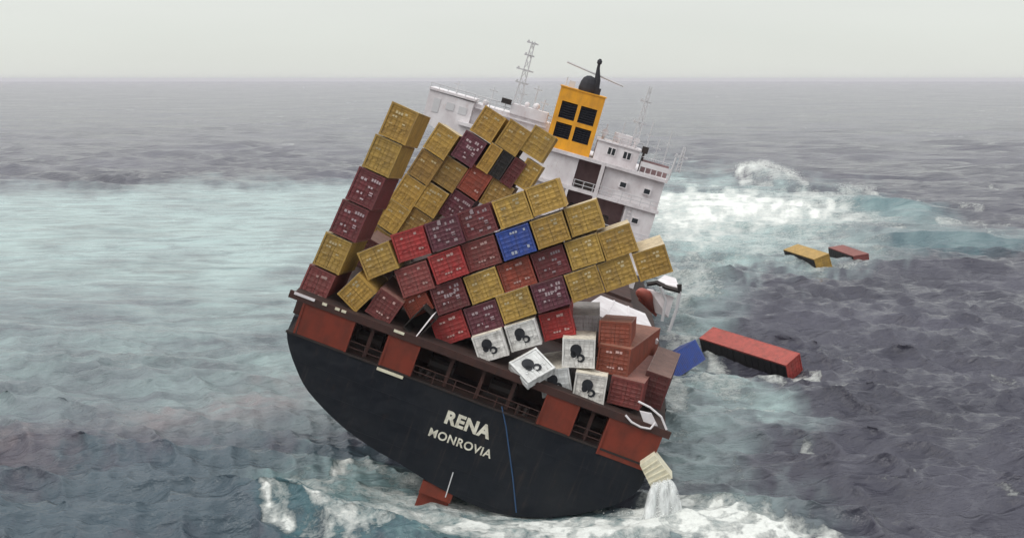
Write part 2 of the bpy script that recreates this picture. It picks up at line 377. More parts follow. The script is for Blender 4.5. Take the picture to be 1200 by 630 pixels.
def sea_material():
    m = principled('sea_water', (.03, .035, .045), .16, 0, .5)
    b = m.node_tree.nodes['Principled BSDF']; L = m.node_tree.links
    b.inputs['IOR'].default_value = 1.36
    tc = N(m, 'ShaderNodeTexCoord')
    def attr(n): 
        a = N(m, 'ShaderNodeAttribute'); a.attribute_name = n; return a.outputs['Fac']
    milk, foam, oil, teal = (attr(n) for n in ('milk', 'foam', 'oil', 'teal'))
    def noise(scale, detail=5, rough=.6, sc=(1, 1, 1), dist=0):
        mp = N(m, 'ShaderNodeMapping'); mp.inputs['Scale'].default_value = sc; L.new(tc.outputs['Object'], mp.inputs[0])
        n = N(m, 'ShaderNodeTexNoise'); n.inputs['Scale'].default_value = scale; n.inputs['Detail'].default_value = detail
        n.inputs['Roughness'].default_value = rough; n.inputs['Distortion'].default_value = dist
        L.new(mp.outputs[0], n.inputs['Vector']); return n.outputs['Fac']
    def mrange(x, a, b_, c=0, d=1):
        r = N(m, 'ShaderNodeMapRange'); r.inputs[1].default_value = a; r.inputs[2].default_value = b_; r.inputs[3].default_value = c; r.inputs[4].default_value = d
        L.new(x, r.inputs[0]); return r.outputs[0]
    def math_(op, a, c):
        n = N(m, 'ShaderNodeMath', operation=op)
        for k, v in enumerate((a, c)):
            if isinstance(v, (int, float)): n.inputs[k].default_value = v
            else: L.new(v, n.inputs[k])
        return n.outputs[0]
    def mix(fac, a, c):
        n = N(m, 'ShaderNodeMix', data_type='RGBA')
        if isinstance(fac, (int, float)): n.inputs[0].default_value = fac
        else: L.new(fac, n.inputs[0])
        for k, v in ((6, a), (7, c)):
            if isinstance(v, tuple): n.inputs[k].default_value = (*v, 1)
            else: L.new(v, n.inputs[k])
        return n.outputs[2]
    nb = noise(.011, 9, .74, (1, 1.5, 1), .4)
    deep = mix(mrange(nb, .36, .64), (.036, .036, .051), (.088, .086, .112))
    deep = mix(math_('MULTIPLY', teal, .85), deep, (.05, .135, .155))
    streaks = noise(.10, 6, .62, (1, 2.6, 1), .6)
    mk = math_('MULTIPLY', milk, mrange(streaks, .30, .64, .38, 1.2))
    col = mix(mk, deep, (.36, .47, .46))
    col = mix(math_('MULTIPLY', oil, mrange(noise(.25, 5, .6, (1, 2.2, 1)), .3, .6, .2, .9)), col, (.24, .185, .19))
    fn = noise(.42, 9, .66, (1, 1.5, 1), 1.2); fn2 = noise(1.9, 6, .7, (1, 1.3, 1), .8); fs = noise(.16, 5, .6, (1, 2.4, 1), 1.6)
    # lace: bright threads round darker holes
    rid = math_('SUBTRACT', 1.0, math_('MULTIPLY', math_('ABSOLUTE', math_('SUBTRACT', fn, .5), 0), 5.0))
    ft = math_('ADD', math_('ADD', math_('MULTIPLY', fn2, .55), math_('MULTIPLY', fs, .45)), math_('MULTIPLY', rid, .09))
    lace = math_('SUBTRACT', math_('ADD', math_('MULTIPLY', foam, .75), math_('MULTIPLY', ft, 2.0)), 1.20)
    ff = mrange(lace, .14, .80)
    ff = math_('MULTIPLY', ff, mrange(foam, .02, .30))
    col = mix(ff, col, (.84, .86, .82))
    L.new(col, b.inputs['Base Color'])
    rough = math_('ADD', math_('MULTIPLY', ff, .55), math_('ADD', math_('MULTIPLY', mk, .12), mrange(nb, .34, .66, .05, .24)))
    L.new(rough, b.inputs['Roughness'])
    # chop finer than the sheet
    h1 = noise(.42, 5, .54, (.85, 2.4, 1), .15); h2 = noise(1.5, 4, .55, (.8, 2.2, 1), .1); h3 = noise(.055, 3, .55, (1, 2.4, 1), .3)
    hh = math_('ADD', math_('MULTIPLY', h1, .85), math_('MULTIPLY', h2, .26))
    hh = math_('ADD', hh, math_('MULTIPLY', h3, 4.2))
    hh = math_('ADD', hh, math_('MULTIPLY', ff, math_('MULTIPLY', ft, .7)))
    bp = N(m, 'ShaderNodeBump'); bp.inputs['Strength'].default_value = .8; bp.inputs['Distance'].default_value = .85
    L.new(hh, bp.inputs['Height']); L.new(bp.outputs[0], b.inputs['Normal'])
    return m
sea = link('sea', build_sea(), sea_material())
tag(sea, 'choppy grey sea with milky turquoise shallows and white breaking foam', kind='structure')

# ------------------------------------------------------------------ the ship
YAW = R(3.5); LIST = R(20.2)
Rt = Vector((math.cos(YAW), -math.sin(YAW), 0)); Fw = Vector((math.sin(YAW), math.cos(YAW), 0)); Up = Vector((0, 0, 1))
def frame(o, a):
    """axes heeled clockwise by a, heading like the ship"""
    return axes(o, Rt * math.cos(a) - Up * math.sin(a), Fw, Rt * math.sin(a) + Up * math.cos(a))
SHIP_O = P(546, 467.5, 92)
ship = empty('container_ship', frame(SHIP_O, LIST))
tag(ship, 'black hulled container ship listing hard over with red stern pillars and white house', 'ship')
SM = ship.matrix_world; SMI = SM.inverted()

# hull: stations lofted from the rounded transom to the bow
CONT = [(-14.12, 0), (-13.75, .8), (-12.8, 2.1), (-11.2, 3.65), (-8.2, 5.16), (-5.4, 6.0), (-3.0, 6.4), (-.4, 6.95), (2.6, 7.35), (5.2, 7.35), (8.25, 6.5), (11.1, 5.0), (13.3, 3.3), (14.35, 1.7), (14.4, .7), (14.12, 0)]
def dense(c, n=4):
    q = []
    for i in range(len(c) - 1):
        p0, p1, p2, p3 = c[max(i - 1, 0)], c[i], c[i + 1], c[min(i + 2, len(c) - 1)]
        for j in range(n):
            t = j / n
            q.append(tuple(.5 * (2 * p1[k] + (p2[k] - p0[k]) * t + (2 * p0[k] - 5 * p1[k] + 4 * p2[k] - p3[k]) * t * t + (3 * p1[k] - p0[k] - 3 * p2[k] + p3[k]) * t ** 3) for k in (0, 1)))
    return q + [c[-1]]
CONT = dense(CONT)
def section(y):
    t = min(1, y / 55.0); s = t * t * (3 - 2 * t)
    bow = max(0, (y - 150) / 70.0)
    hw = (14.12 + 1.95 * min(1, y / 14.0)) * (1 - bow ** 2.2)
    dp = (7.35 + 8.3 * s) / 7.35
    pts = []
    for x, v in CONT:
        u = x / 14.12
        uu = math.copysign(abs(u) ** (1 - .72 * s), u) if abs(u) > 1e-6 else 0
        pts.append((hw * max(-1.02, min(1.02, uu)), -dp * v))
    return pts
hb = MB(); rings = []
for y in [0, 2, 5, 9, 14, 20, 28, 38, 50, 65, 90, 120, 150, 170, 190, 205, 215, 219.5]:
    rings.append([(x, y, z) for x, z in section(y)])
hb.rings(rings, closed=True, cap=False)
hull = hb.build('hull', M['hull'], ship)
tb = MB(); tb.poly([(x, -.003, z) for x, _, z in rings[0]])
transom = tb.build('transom', M['hull'], ship)
# thin rubbing lip along the transom top
MB().box(-14.2, 14.2, -.10, .25, .003, .16).build('transom_lip', M['darksteel'], ship)
# side plating from the main hull up to the upper deck, forward of the open mooring deck
sb = MB()
for sgn in (-1, 1):
    for (y0, x0), (y1, x1) in zip([(9, 15.35), (30, 16.07), (150, 16.07), (190, 11.5)], [(30, 16.07), (150, 16.07), (190, 11.5), (219, 1)]):
        a, b_ = sgn * (x0 - .003), sgn * (x1 - .003)
        sb.hexa([(a, y0, .0), (a * .985, y0, .0), (b_ * .985, y1, .0), (b_, y1, .0), (a, y0, 2.6), (a * .985, y0, 2.6), (b_ * .985, y1, 2.6), (b_, y1, 2.6)])
sb.build('side_plating', M['hull'], ship)
# mooring deck
MB().poly([(-14.0, .3, .18), (14.0, .3, .18), (15.6, 18, .18), (-15.6, 18, .18)]).build('mooring_deck', M['deckfloor'], ship)
MB().box(-15.0, 15.0, 5.2, 5.5, .2, 2.62).build('recess_bulkhead', M['brown'], ship)
# upper deck with its edge beam
MB().hexa([(-14.55, .02, 2.66), (14.55, .02, 2.66), (16.0, 26, 2.66), (-16.0, 26, 2.66), (-14.55, .02, 3.0), (14.55, .02, 3.0), (16.0, 26, 3.0), (-16.0, 26, 3.0)]).build('upper_deck', M['deckfloor'], ship)
MB().box(-16.0, 16.0, 26.003, 150, 2.62, 2.99).build('main_deck', M['deckfloor'], ship)
MB().box(-14.85, 14.95, -.22, .015, 2.58, 3.14).build('edge_beam', M['brown'], ship)
# pillars
def pillar(x0, x1, z0, z1, fl=0):
    b = MB()
    b.hexa([(x0 + fl, -.05, z0), (x1 - .02, -.05, z0), (x1 - .02, 1.2, z0), (x0 + fl, 1.2, z0), (x0, -.12, z1), (x1, -.12, z1), (x1, 1.2, z1), (x0, 1.2, z1)])
    b.box(x0 - .06, x0 + .10, -.16, -.125, z0, z1); b.box(x1 - .10, x1 + .06, -.16, -.125, z0, z1)
    return b.build('stern_pillar', M['red'], ship)
pillar(-13.6, -9.6, .17, 2.57, .2); pillar(-6.9, -4.5, .17, 2.57); pillar(5.5, 8.0, .17, 2.57); pillar(10.4, 14.4, -.35, 2.57)
# rails, stanchions, mooring gear in the openings
def rail_run(x0, x1, y=.05):
    b = MB()
    for z in (.62, 1.08): b.tube([(x0, y, z), (x1, y, z)], .04, 5)
    k = max(2, int((x1 - x0) / 1.5))
    for i in range(k + 1):
        xx = x0 + (x1 - x0) * i / k; b.tube([(xx, y, .17), (xx, y, 1.12)], .045, 5)
    return b.build('stern_railing', M['brown'], ship)
rail_run(-9.5, -7.0); rail_run(-4.4, 5.4); rail_run(8.1, 10.3)
for xx in (-8.2, -1.9, .6, 3.0, 9.2):
    MB().box(xx - .14, xx + .14, .5, .75, .19, 2.64).build('deck_frame', M['brown'], ship)
for xx in (-8.4, -2.6, 2.3, 9.4):
    b = MB(); b.tube([(xx - .9, 2.6, 1.05), (xx + .9, 2.6, 1.05)], .55, 10); b.tube([(xx - 1.0, 2.6, 1.05), (xx - .9, 2.6, 1.05)], .8, 10); b.tube([(xx + .9, 2.6, 1.05), (xx + 1.0, 2.6, 1.05)], .8, 10)
    b.box(xx - 1.3, xx + 1.3, 2.2, 3.0, .19, .5)
    b.build('mooring_winch', M['darksteel'], ship)
for xx in (-3.6, 4.2):
    b = MB()
    for d in (-.3, .3): b.tube([(xx + d, .9, .18), (xx + d, .9, .8)], .2, 8)
    b.build('bollard', M['darksteel'], ship)
MB().box(-6.95, -4.9, -.20, -.08, -.22, -.02).build('white_sill', M['cream'], ship)
MB().box(-14.5, -12.9, -.30, -.225, 2.95, 3.14).build('fairlead_plate', M['white'], ship)
b = MB()
for xx, ww in ((-12.3, .35), (-11.3, .35), (-10.8, .35), (-6.7, .8)):
    MB().box(xx, xx + ww, -.28, -.225, 2.94, 3.13).build('fairlead_roller', M['cream'], ship)
# rudder and stock, above the surface because the ship sits stern up here
b = MB()
b.rings([[(-.85, .8, -6.6), (1.5, .8, -6.6), (.9, 2.6, -6.7), (.3, 4.4, -6.8), (-.3, 4.4, -6.8), (-.7, 2.6, -6.7)], [(-.85, .5, -12), (1.5, .5, -12), (.45, 2.6, -12), (.3, 4.6, -12), (-.3, 4.6, -12), (-.45, 2.6, -12)]])
b.box(-.9, 1.6, .1, 1.0, -8.0, -7.0)
b.build('rudder', M['red'], ship)
# name and port of registry
def text(name, body, size, x, z, parent, mat, y=-.03, sx=1.0):
    cu = bpy.data.curves.new(name, 'FONT'); cu.body = body; cu.size = size; cu.align_x = 'CENTER'; cu.align_y = 'CENTER'
    cu.extrude = .012; cu.offset = size * (.045 if size > 1.2 else .02); cu.space_character = 1.08
    tmp = bpy.data.objects.new(name, cu); C.objects.link(tmp); cu.materials.append(mat)
    bpy.context.view_layer.update()
    me = bpy.data.meshes.new_from_object(tmp.evaluated_get(bpy.context.evaluated_depsgraph_get()))
    bpy.data.objects.remove(tmp)
    o = bpy.data.objects.new(name, me); C.objects.link(o); o.parent = parent
    o.location = (x, y, z); o.rotation_euler = (math.pi / 2, 0, 0); o.scale = (sx, 1, 1)
    return o
text('ship_name', 'RENA', 1.34, .78, -1.80, ship, M['letter'], sx=.98)
text('home_port', 'MONROVIA', .90, .72, -3.30, ship, M['letter'], sx=.98)

# house, standing a little less heeled than the stern
HO = P(663.7, 177.7, 155)
HM = SMI @ frame(HO, R(15.6))
house = MB()
W = 12.6
house.box(-13.2, W, 4.0, 17.0, -18.5, -.4)                      # core of the accommodation block
for z0, z1 in ((-.4, 0.0), (-4.3, -3.9), (-8.2, -7.8), (-12.1, -11.7)):
    house.box(-13.6, W + .15, .0, 17.3, z0, z1)
deckhouse = house.build('deckhouse', M['white'], ship, HM)
def hp(b, name, mat, smooth=False): return b.build(name, mat, deckhouse, None, smooth)
hp(MB().box(-13.0, 1.75, .5, 3.98, -3.88, -.42), 'aft_wall', M['white'])
hp(MB().box(5.15, W - .1, .7, 3.98, -3.88, -.42), 'aft_wall', M['white'])
hp(MB().box(-13.0, 1.1, .5, 3.98, -7.78, -4.32), 'aft_wall', M['white'])
hp(MB().box(8.75, W - .1, .4, 3.98, -7.78, -4.32), 'aft_wall', M['white'])
hp(MB().box(-13.0, W - .1, .6, 3.98, -18.0, -12.12), 'aft_wall', M['white'])
hp(MB().box(2.0, W - .1, .6, 3.98, -11.68, -8.22), 'aft_wall', M['white'])
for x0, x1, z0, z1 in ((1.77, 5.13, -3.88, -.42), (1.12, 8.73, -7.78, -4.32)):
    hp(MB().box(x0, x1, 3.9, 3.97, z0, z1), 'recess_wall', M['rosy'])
hp(MB().box(4.55, 5.0, -.05, .35, -4.9, .003), 'corner_post', M['white'])
hp(MB().box(1.15, 1.5, -.02, .35, -7.78, -4.31), 'corner_post', M['white'])
# lumber in the open recesses
for q in ((2.1, 2.9, 1.6, 2.4, -3.88, -3.1), (3.1, 4.3, 1.2, 2.0, -3.88, -3.0), (5.6, 7.2, 1.6, 2.8, -7.78, -6.4), (2.2, 3.6, 1.6, 2.8, -7.78, -6.0)):
    hp(MB().box(*q), 'deck_locker', M['darksteel'])
for x0, z0 in ((7.2, -2.4), (10.2, -2.4), (9.8, -6.2), (6.0, -10.4), (9.4, -10.4)):
    f = hp(MB().box(x0, x0 + 1.0, .30, .72, z0, z0 + .8), 'window_frame', M['white'])
    MB().box(x0 + .14, x0 + .86, .285, .298, z0 + .12, z0 + .68).build('window_pane', M['glass'], deckhouse)
# upper works
hp(MB().box(3.3, 8.6, 1.2, 6.5, .003, 2.35), 'upper_house', M['white'])
hp(MB().box(3.1, 8.8, 1.0, 6.7, 2.36, 2.55), 'roof_slab', M['white'])
for x0 in (4.8, 6.75):
    f = hp(MB().box(x0 - .1, x0 + 1.0, 1.10, 1.198, .95, 1.95), 'window_frame', M['white'])
    hp(MB().box(x0 + .02, x0 + .40, 1.075, 1.097, 1.05, 1.85), 'window_pane', M['glass'])
    hp(MB().box(x0 + .52, x0 + .90, 1.075, 1.097, 1.05, 1.85), 'window_pane', M['glass'])
hp(MB().box(9.0, W + .1, .05, .25, .75, 1.35), 'bulwark', M['white'])
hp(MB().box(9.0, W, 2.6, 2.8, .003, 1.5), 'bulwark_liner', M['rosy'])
b = MB()
for i in range(6): b.box(9.0 + i * .7, 9.12 + i * .7, .1, .2, .003, .75)
hp(b, 'bulwark_stay', M['white'])
# port bridge wing and the roof works behind the containers
hp(MB().hexa([(-18.0, 1, -.9), (-12.4, 1, -3.6), (-12.4, 6.5, -3.6), (-18.0, 6.5, -.9), (-18.0, 1, 2.7), (-12.4, 1, 2.55), (-12.4, 6.5, 2.55), (-18.0, 6.5, 2.7)]), 'bridge_wing', M['white'])
hp(MB().box(-18.1, -12.3, .8, 6.7, 2.72, 3.0), 'wing_roof', M['white'])
hp(MB().box(-12.38, -2.8, 2.4, 9, .003, 2.5), 'wheelhouse', M['white'])
hp(MB().box(-8.0, -3.4, 2.0, 5, 2.503, 3.75), 'monkey_island', M['white'])
hp(MB().box(-9.3, -8.1, 1.6, 2.6, 3.5, 4.1), 'signal_locker', M['darksteel'])
b = MB()
b.tube([(-12.2, 2.2, 3.5), (-2.9, 2.2, 3.5)], .07, 5); b.tube([(-12.2, 2.2, 3.05), (-2.9, 2.2, 3.05)], .05, 5)
for i in range(9): b.tube([(-12.2 + i * 1.16, 2.2, 2.5), (-12.2 + i * 1.16, 2.2, 3.5)], .05, 5)
hp(b, 'roof_railing', M['mast']); b = MB()
for x0, x1 in ((-18, -12.4),):
    b.tube([(x0, .9, 3.6), (x1, .9, 3.6)], .06, 5)
    for i in range(6): b.tube([(x0 + i * 1.1, .9, 3.0), (x0 + i * 1.1, .9, 3.6)], .05, 5)
hp(b, 'wing_railing', M['mast']); b = MB(); b.tube([(9.0, .2, 1.9), (12.7, .2, 1.9)], .05, 5)
hp(b, 'hand_rail', M['mast'])
for x0, z0, z1 in ((-7.0, 3.75, 5.6), (-5.4, 3.75, 6.6), (-4.2, 3.75, 5.2), (-10.6, 2.5, 5.0), (-15.0, 3.0, 4.6)):
    b = MB(); b.tube([(x0, 2.8, z0), (x0, 2.8, z1)], .07, 5); b.box(x0 - .55, x0 + .55, 2.74, 2.86, z1 - .5, z1 - .38); hp(b, 'aerial', M['mast'])
for x0, y0, z0, r0 in ((-5.0, 2.6, 4.2, .42), (-6.2, 2.8, 4.1, .32), (-11.2, 3.2, 2.9, .40)):
    b = MB(); b.rings([[(x0 + r * math.cos(6.2832 * q / 10), y0 + r * math.sin(6.2832 * q / 10), z0 + z) for q in range(10)] for r, z in ((r0 * .6, -r0), (r0, -.1), (r0 * .85, r0 * .5), (r0 * .3, r0 * .85))]); hp(b, 'aerial_dome', M['white'], True)
for x0, x1, z0, z1 in ((-17.2, -16.4, .2, 1.9), (-15.6, -14.6, .9, 1.8), (-14.0, -13.0, .8, 1.7)):
    hp(MB().box(x0, x1, .93, .998, z0, z1), 'wing_panel', M['mast'])
hp(MB().box(-10.9, -9.6, 1.9, 2.4, .3, 1.9), 'flag_locker', M['mast']); hp(MB().box(-12.2, -3.2, 1.6, 2.39, 1.95, 2.1), 'wheelhouse_ledge', M['white'])
b = MB(); b.tube([(12.75, .1, .0), (12.9, .1, 2.9)], .12, 6); hp(b, 'flag_pole', M['mast'])
b = MB(); b.box(8.75, 9.5, .8, 1.6, 2.3, 3.1); b.box(8.95, 9.2, .9, 1.4, .003, 2.3); hp(b, 'deck_crane', M['darksteel'])
# lattice masts
def mast(x, y, z0, z1, r0, arms, name, mat):
    b = MB(); n = 7
    legs = [(-1, -1), (1, -1), (1, 1), (-1, 1)]
    def pt(l, t): k = r0 * (1 - .6 * t); return (x + l[0] * k, y + l[1] * k, z0 + (z1 - z0) * t)
    for l in legs: b.tube([pt(l, 0), pt(l, 1)], .075, 4)
    for i in range(n):
        for q in range(4):
            b.tube([pt(legs[q], i / n), pt(legs[(q + 1) % 4], (i + 1) / n)], .05, 4)
    for t, wd in arms:
        z = z0 + (z1 - z0) * t
        b.box(x - wd, x + wd * .8, y - .12, y + .12, z - .09, z + .09)
        b.box(x - wd * .9, x - wd * .9 + .22, y - .15, y + .15, z, z + .28)
    return hp(b, name, mat)
mast(-7.5, 3.2, 3.6, 11.6, .42, ((.35, .9), (.55, 1.2), (.78, .7), (.97, .8)), 'radar_mast', M['mast'])
mast(7.8, 4.5, 2.5, 10.2, .36, ((.4, .9), (.75, .8)), 'signal_mast', M['mast'])
mast(14.0, 5.5, 1.0, 4.2, .25, ((.6, .9),), 'wing_mast', M['mast'])
for x0, z1, r0 in ((9.3, 6.2, .06), (10.6, 4.4, .05), (11.8, 5.6, .06), (6.0, 5.2, .05), (4.0, 4.4, .05)):
    b = MB(); b.tube([(x0, 3.0, .3), (x0, 3.0, z1)], r0, 5); b.box(x0 - .5, x0 + .45, 2.94, 3.06, z1 * .72, z1 * .72 + .09); hp(b, 'aerial', M['mast'])
for x0 in (3.9, 5.9, 7.9):
    b = MB(); b.tube([(x0, 3.2, 2.5), (x0, 3.2, 3.2), (x0, 2.8, 3.5), (x0, 2.3, 3.45)], [.22, .22, .3, .42], 8); hp(b, 'cowl_vent', M['white'])
hp(MB().box(5.2, 7.4, 3.6, 6.0, 2.553, 3.7), 'roof_cabin', M['white'])
b = MB(); b.tube([(3.1, 1.05, 3.4), (8.8, 1.05, 3.4)], .05, 5); b.tube([(3.1, 1.05, 3.0), (8.8, 1.05, 3.0)], .04, 5)
for i in range(7): b.tube([(3.1 + i * .95, 1.05, 2.5), (3.1 + i * .95, 1.05, 3.4)], .045, 5)
hp(b, 'cabin_railing', M['mast'])
for x0, x1, z0 in ((1.9, 12.6, -3.9), (-4, 12.6, -8.2)):
    b = MB()
    for dz in (.5, 1.0): b.tube([(x0, .05, z0 + dz), (x1, .05, z0 + dz)], .045, 5)
    for i in range(int((x1 - x0) / 1.2) + 1): b.tube([(x0 + i * 1.2, .05, z0), (x0 + i * 1.2, .05, z0 + 1.0)], .045, 5)
    hp(b, 'deck_railing', M['mast'])
b = MB()
for dx in (-.28, .28): b.tube([(9.3 + dx, .3, -7.8), (9.3 + dx, .3, -4.0)], .04, 5)
for i in range(9): b.tube([(9.02, .3, -7.6 + i * .42), (9.58, .3, -7.6 + i * .42)], .035, 5)
hp(b, 'ladder', M['mast'])
# funnel with its four louvre openings
b = MB()
fx0, fx1, fy0, fy1, fz0, fz1 = -2.75, 2.8, 1.0, 8.5, .003, 7.35
cols = [(-2.75, -2.15), (-.18, .24), (2.25, 2.8)]; rows = [(.003, 1.35), (3.15, 3.7), (5.75, 7.35)]
for a0, a1 in cols: b.box(a0, a1, fy0, fy0 + .5, .003, 7.35)
for (a0, a1) in ((-2.15, -.18), (.24, 2.25)):
    for z0, z1 in rows: b.box(a0, a1, fy0 + .003, fy0 + .5, z0, z1)
b.box(fx0, fx1, fy0 + .503, fy1, .003, 7.35)
b.box(fx0 - .12, fx1 + .12, fy0 - .1, fy1 + .1, 7.353, 7.5)
funnel = hp(b, 'funnel', M['funnel'])
for (a0, a1) in ((-2.15, -.18), (.24, 2.25)):
    for (z0, z1) in ((1.35, 3.15), (3.7, 5.75)):
        b = MB()
        b.box(a0, a1, fy0 + .42, fy0 + .498, z0, z1)
        k = 7
        for i in range(k):
            zz = z0 + (z1 - z0) * (i + .1) / k; dz = (z1 - z0) / k * .55
            b.hexa([(a0, fy0 + .1, zz), (a1, fy0 + .1, zz), (a1, fy0 + .4, zz + dz), (a0, fy0 + .4, zz + dz), (a0, fy0 + .1, zz + .05), (a1, fy0 + .1, zz + .05), (a1, fy0 + .4, zz + dz + .05), (a0, fy0 + .4, zz + dz + .05)])
        hp(b, 'funnel_louvre', M['louvre'])
b = MB()
prof = [(1.05, 7.5), (1.1, 7.9), (1.0, 8.6), (.8, 9.1), (.45, 9.4), (.05, 9.5)]
b.rings([[(.35 + r * math.cos(6.2832 * j / 14), 3.0 + r * math.sin(6.2832 * j / 14), z) for j in range(14)] for r, z in prof])
b.tube([(1.3, 3.0, 7.5), (1.25, 3.0, 9.2), (.95, 3.0, 10.6), (.9, 3.0, 11.2)], [.55, .38, .2, .16], 8)
b.box(1.0, 2.0, 2.6, 3.5, 7.5, 8.3)
hp(b, 'exhaust_stack', M['exhaust'])
b = MB(); b.rings([[(.9 + r * math.cos(6.2832 * j / 8), 3.0 + r * math.sin(6.2832 * j / 8), z) for j in range(8)] for r, z in ((.12, 11.0), (.3, 11.2), (.3, 11.5), (.12, 11.75))]); hp(b, 'mast_lantern', M['exhaust'])
b = MB(); b.tube([(-2.9, 3.4, 10.35), (4.5, 3.4, 9.35)], .12, 5); b.tube([(1.0, 3.4, 9.0), (1.0, 3.4, 9.85)], .1, 5); hp(b, 'signal_yard', M['mast'])
b = MB(); b.box(-1.95, -1.2, 2, 2.8, 7.5, 8.3); b.tube([(-2.3, 2, 7.5), (-2.3, 2, 8.6)], .08, 5); hp(b, 'vent_box', M['mast'])

# hatch covers forward of the cargo, and coamings, seen only in gaps
for y0 in (17, 32, 47):
    MB().box(-13, 13, y0, y0 + 12.6, 3.003, 4.2).build('hatch_coaming', M['brown'], ship)

# ------------------------------------------------------------------ containers
COL = {'yellow': (.45, .275, .060), 'brown yellow': (.33, .20, .052), 'maroon': (.15, .030, .034), 'purple': (.125, .030, .046), 'dusty red': (.22, .052, .048), 'red': (.36, .032, .030),
       'rust red': (.32, .062, .034), 'orange brown': (.26, .062, .034), 'blue': (.028, .068, .30), 'white': (.78, .77, .74), 'grey': (.42, .38, .37), 'black': (.012, .012, .013),
       'dark maroon': (.10, .025, .025), 'cream': (.70, .66, .52), 'pale red': (.40, .055, .047)}
_cache = {}
def container_meshes(wd, ht, ln, ribs=5):
    key = (round(wd, 2), round(ht, 2), round(ln, 2), ribs)
    if key in _cache: return _cache[key]
    hw = wd / 2; p = .13
    b = MB()
    # end frame
    for sx in (-1, 1):
        x0, x1 = sorted((sx * hw, sx * (hw - p)))
        b.box(x0, x1, 0, .16, .16, ht - .14)
        for z0, z1 in ((0, .17), (ht - .15, ht)):
            x2, x3 = sorted((sx * (hw + .008), sx * (hw - .18)))
            b.box(x2, x3, -.012, .18, z0 - .004, z1 + .004)
        b.box(x0, x1, ln - .16, ln, 0, ht)
    b.box(-hw + p, hw - p, .01, .15, ht - .13, ht - .01); b.box(-hw + p, hw - p, .01, .15, .01, .16)
    # corrugated sides, roof and back wall (one wavy skin each)
    y = .16; prof = [(y, 0)]; d = .045; st = .28
    while y + st < ln - .16:
        prof += [(y + st * .25, 0), (y + st * .4, d), (y + st * .75, d), (y + st * .9, 0)]; y += st
    prof.append((ln - .16, 0))
    for sx in (-1, 1):
        b.rings([[(sx * (hw - .01 - o), yy, .12), (sx * (hw - .01 - o), yy, ht - .1)] for yy, o in prof], closed=False, cap=False)
        x0, x1 = sorted((sx * hw, sx * (hw - .08)))
        b.box(x0, x1, .16, ln - .16, 0, .12); b.box(x0, x1, .16, ln - .16, ht - .1, ht - .002)
    b.quad((-hw + .02, .16, .06), (hw - .02, .16, .06), (hw - .02, ln - .1, .06), (-hw + .02, ln - .1, .06))
    b.quad((-hw + p, ln - .06, .02), (hw - p, ln - .06, .02), (hw - p, ln - .06, ht - .02), (-hw + p, ln - .06, ht - .02))
    body = b.mesh('container_body'); body.materials.append(M['box'])
    doors = []
    dw = hw - p - .02
    for sx in (-1, 1):
        b = MB(); x0, x1 = (-dw, -.015) if sx < 0 else (.015, dw)
        z0, z1 = .175, ht - .145; n = ribs; prf = [(z0, 0)]; s = (z1 - z0 - .2) / n
        for i in range(n):
            zz = z0 + .1 + i * s
            prf += [(zz + s * .12, 0), (zz + s * .26, .022), (zz + s * .74, .022), (zz + s * .88, 0)]
        prf.append((z1, 0))
        b.rings([[(x0, .055 + o, z), (x1, .055 + o, z)] for z, o in prf], closed=False, cap=False)
        b.box(x0, x1, .10, .13, z0, z1)
        me = b.mesh('door'); me.materials.append(M['box'])
        g = MB()
        for fx in (.28, .72):
            xx = x0 + (x1 - x0) * fx
            g.tube([(xx, .035, .04), (xx, .035, ht - .04)], .017, 5)
            g.box(xx - .07, xx + .07, .0, .05, ht * .30, ht * .36)
            for z in (.03, ht - .12): g.box(xx - .06, xx + .06, -.01, .06, z, z + .09)
        g.box(x0 + (x1 - x0) * .28, x0 + (x1 - x0) * .72, .0, .03, ht * .39, ht * .42)
        gm = g.mesh('locking_gear'); gm.materials.append(M['gear'])
        doors.append((me, gm))
    _cache[key] = (body, doors)
    return _cache[key]
_roof = {}
def roof_mesh(wd, ht, ln):
    """corrugated roof sheet with its two top rails, bleached by the sun"""
    key = (round(wd, 2), round(ht, 2), round(ln, 2))
    if key not in _roof:
        b = MB(); hw = wd / 2; y = .0; pr = [(0, .03)]
        while y + .28 < ln: pr += [(y + .07, .03), (y + .11, 0), (y + .21, 0), (y + .25, .03)]; y += .28
        pr.append((ln, .03))
        b.rings([[(-hw + .05, yy, ht - .012 + o * .8), (hw - .05, yy, ht - .012 + o * .8)] for yy, o in pr], closed=False, cap=False)
        for sx in (-1, 1):
            x0, x1 = sorted((sx * hw, sx * (hw - .07))); b.box(x0, x1, .0, ln, ht - .001, ht + .022)
        b.box(-hw + .07, hw - .07, .0, .07, ht - .001, ht + .02)
        _roof[key] = b.mesh('roof'); _roof[key].materials.append(M['box'])
    return _roof[key]
_mark = {}
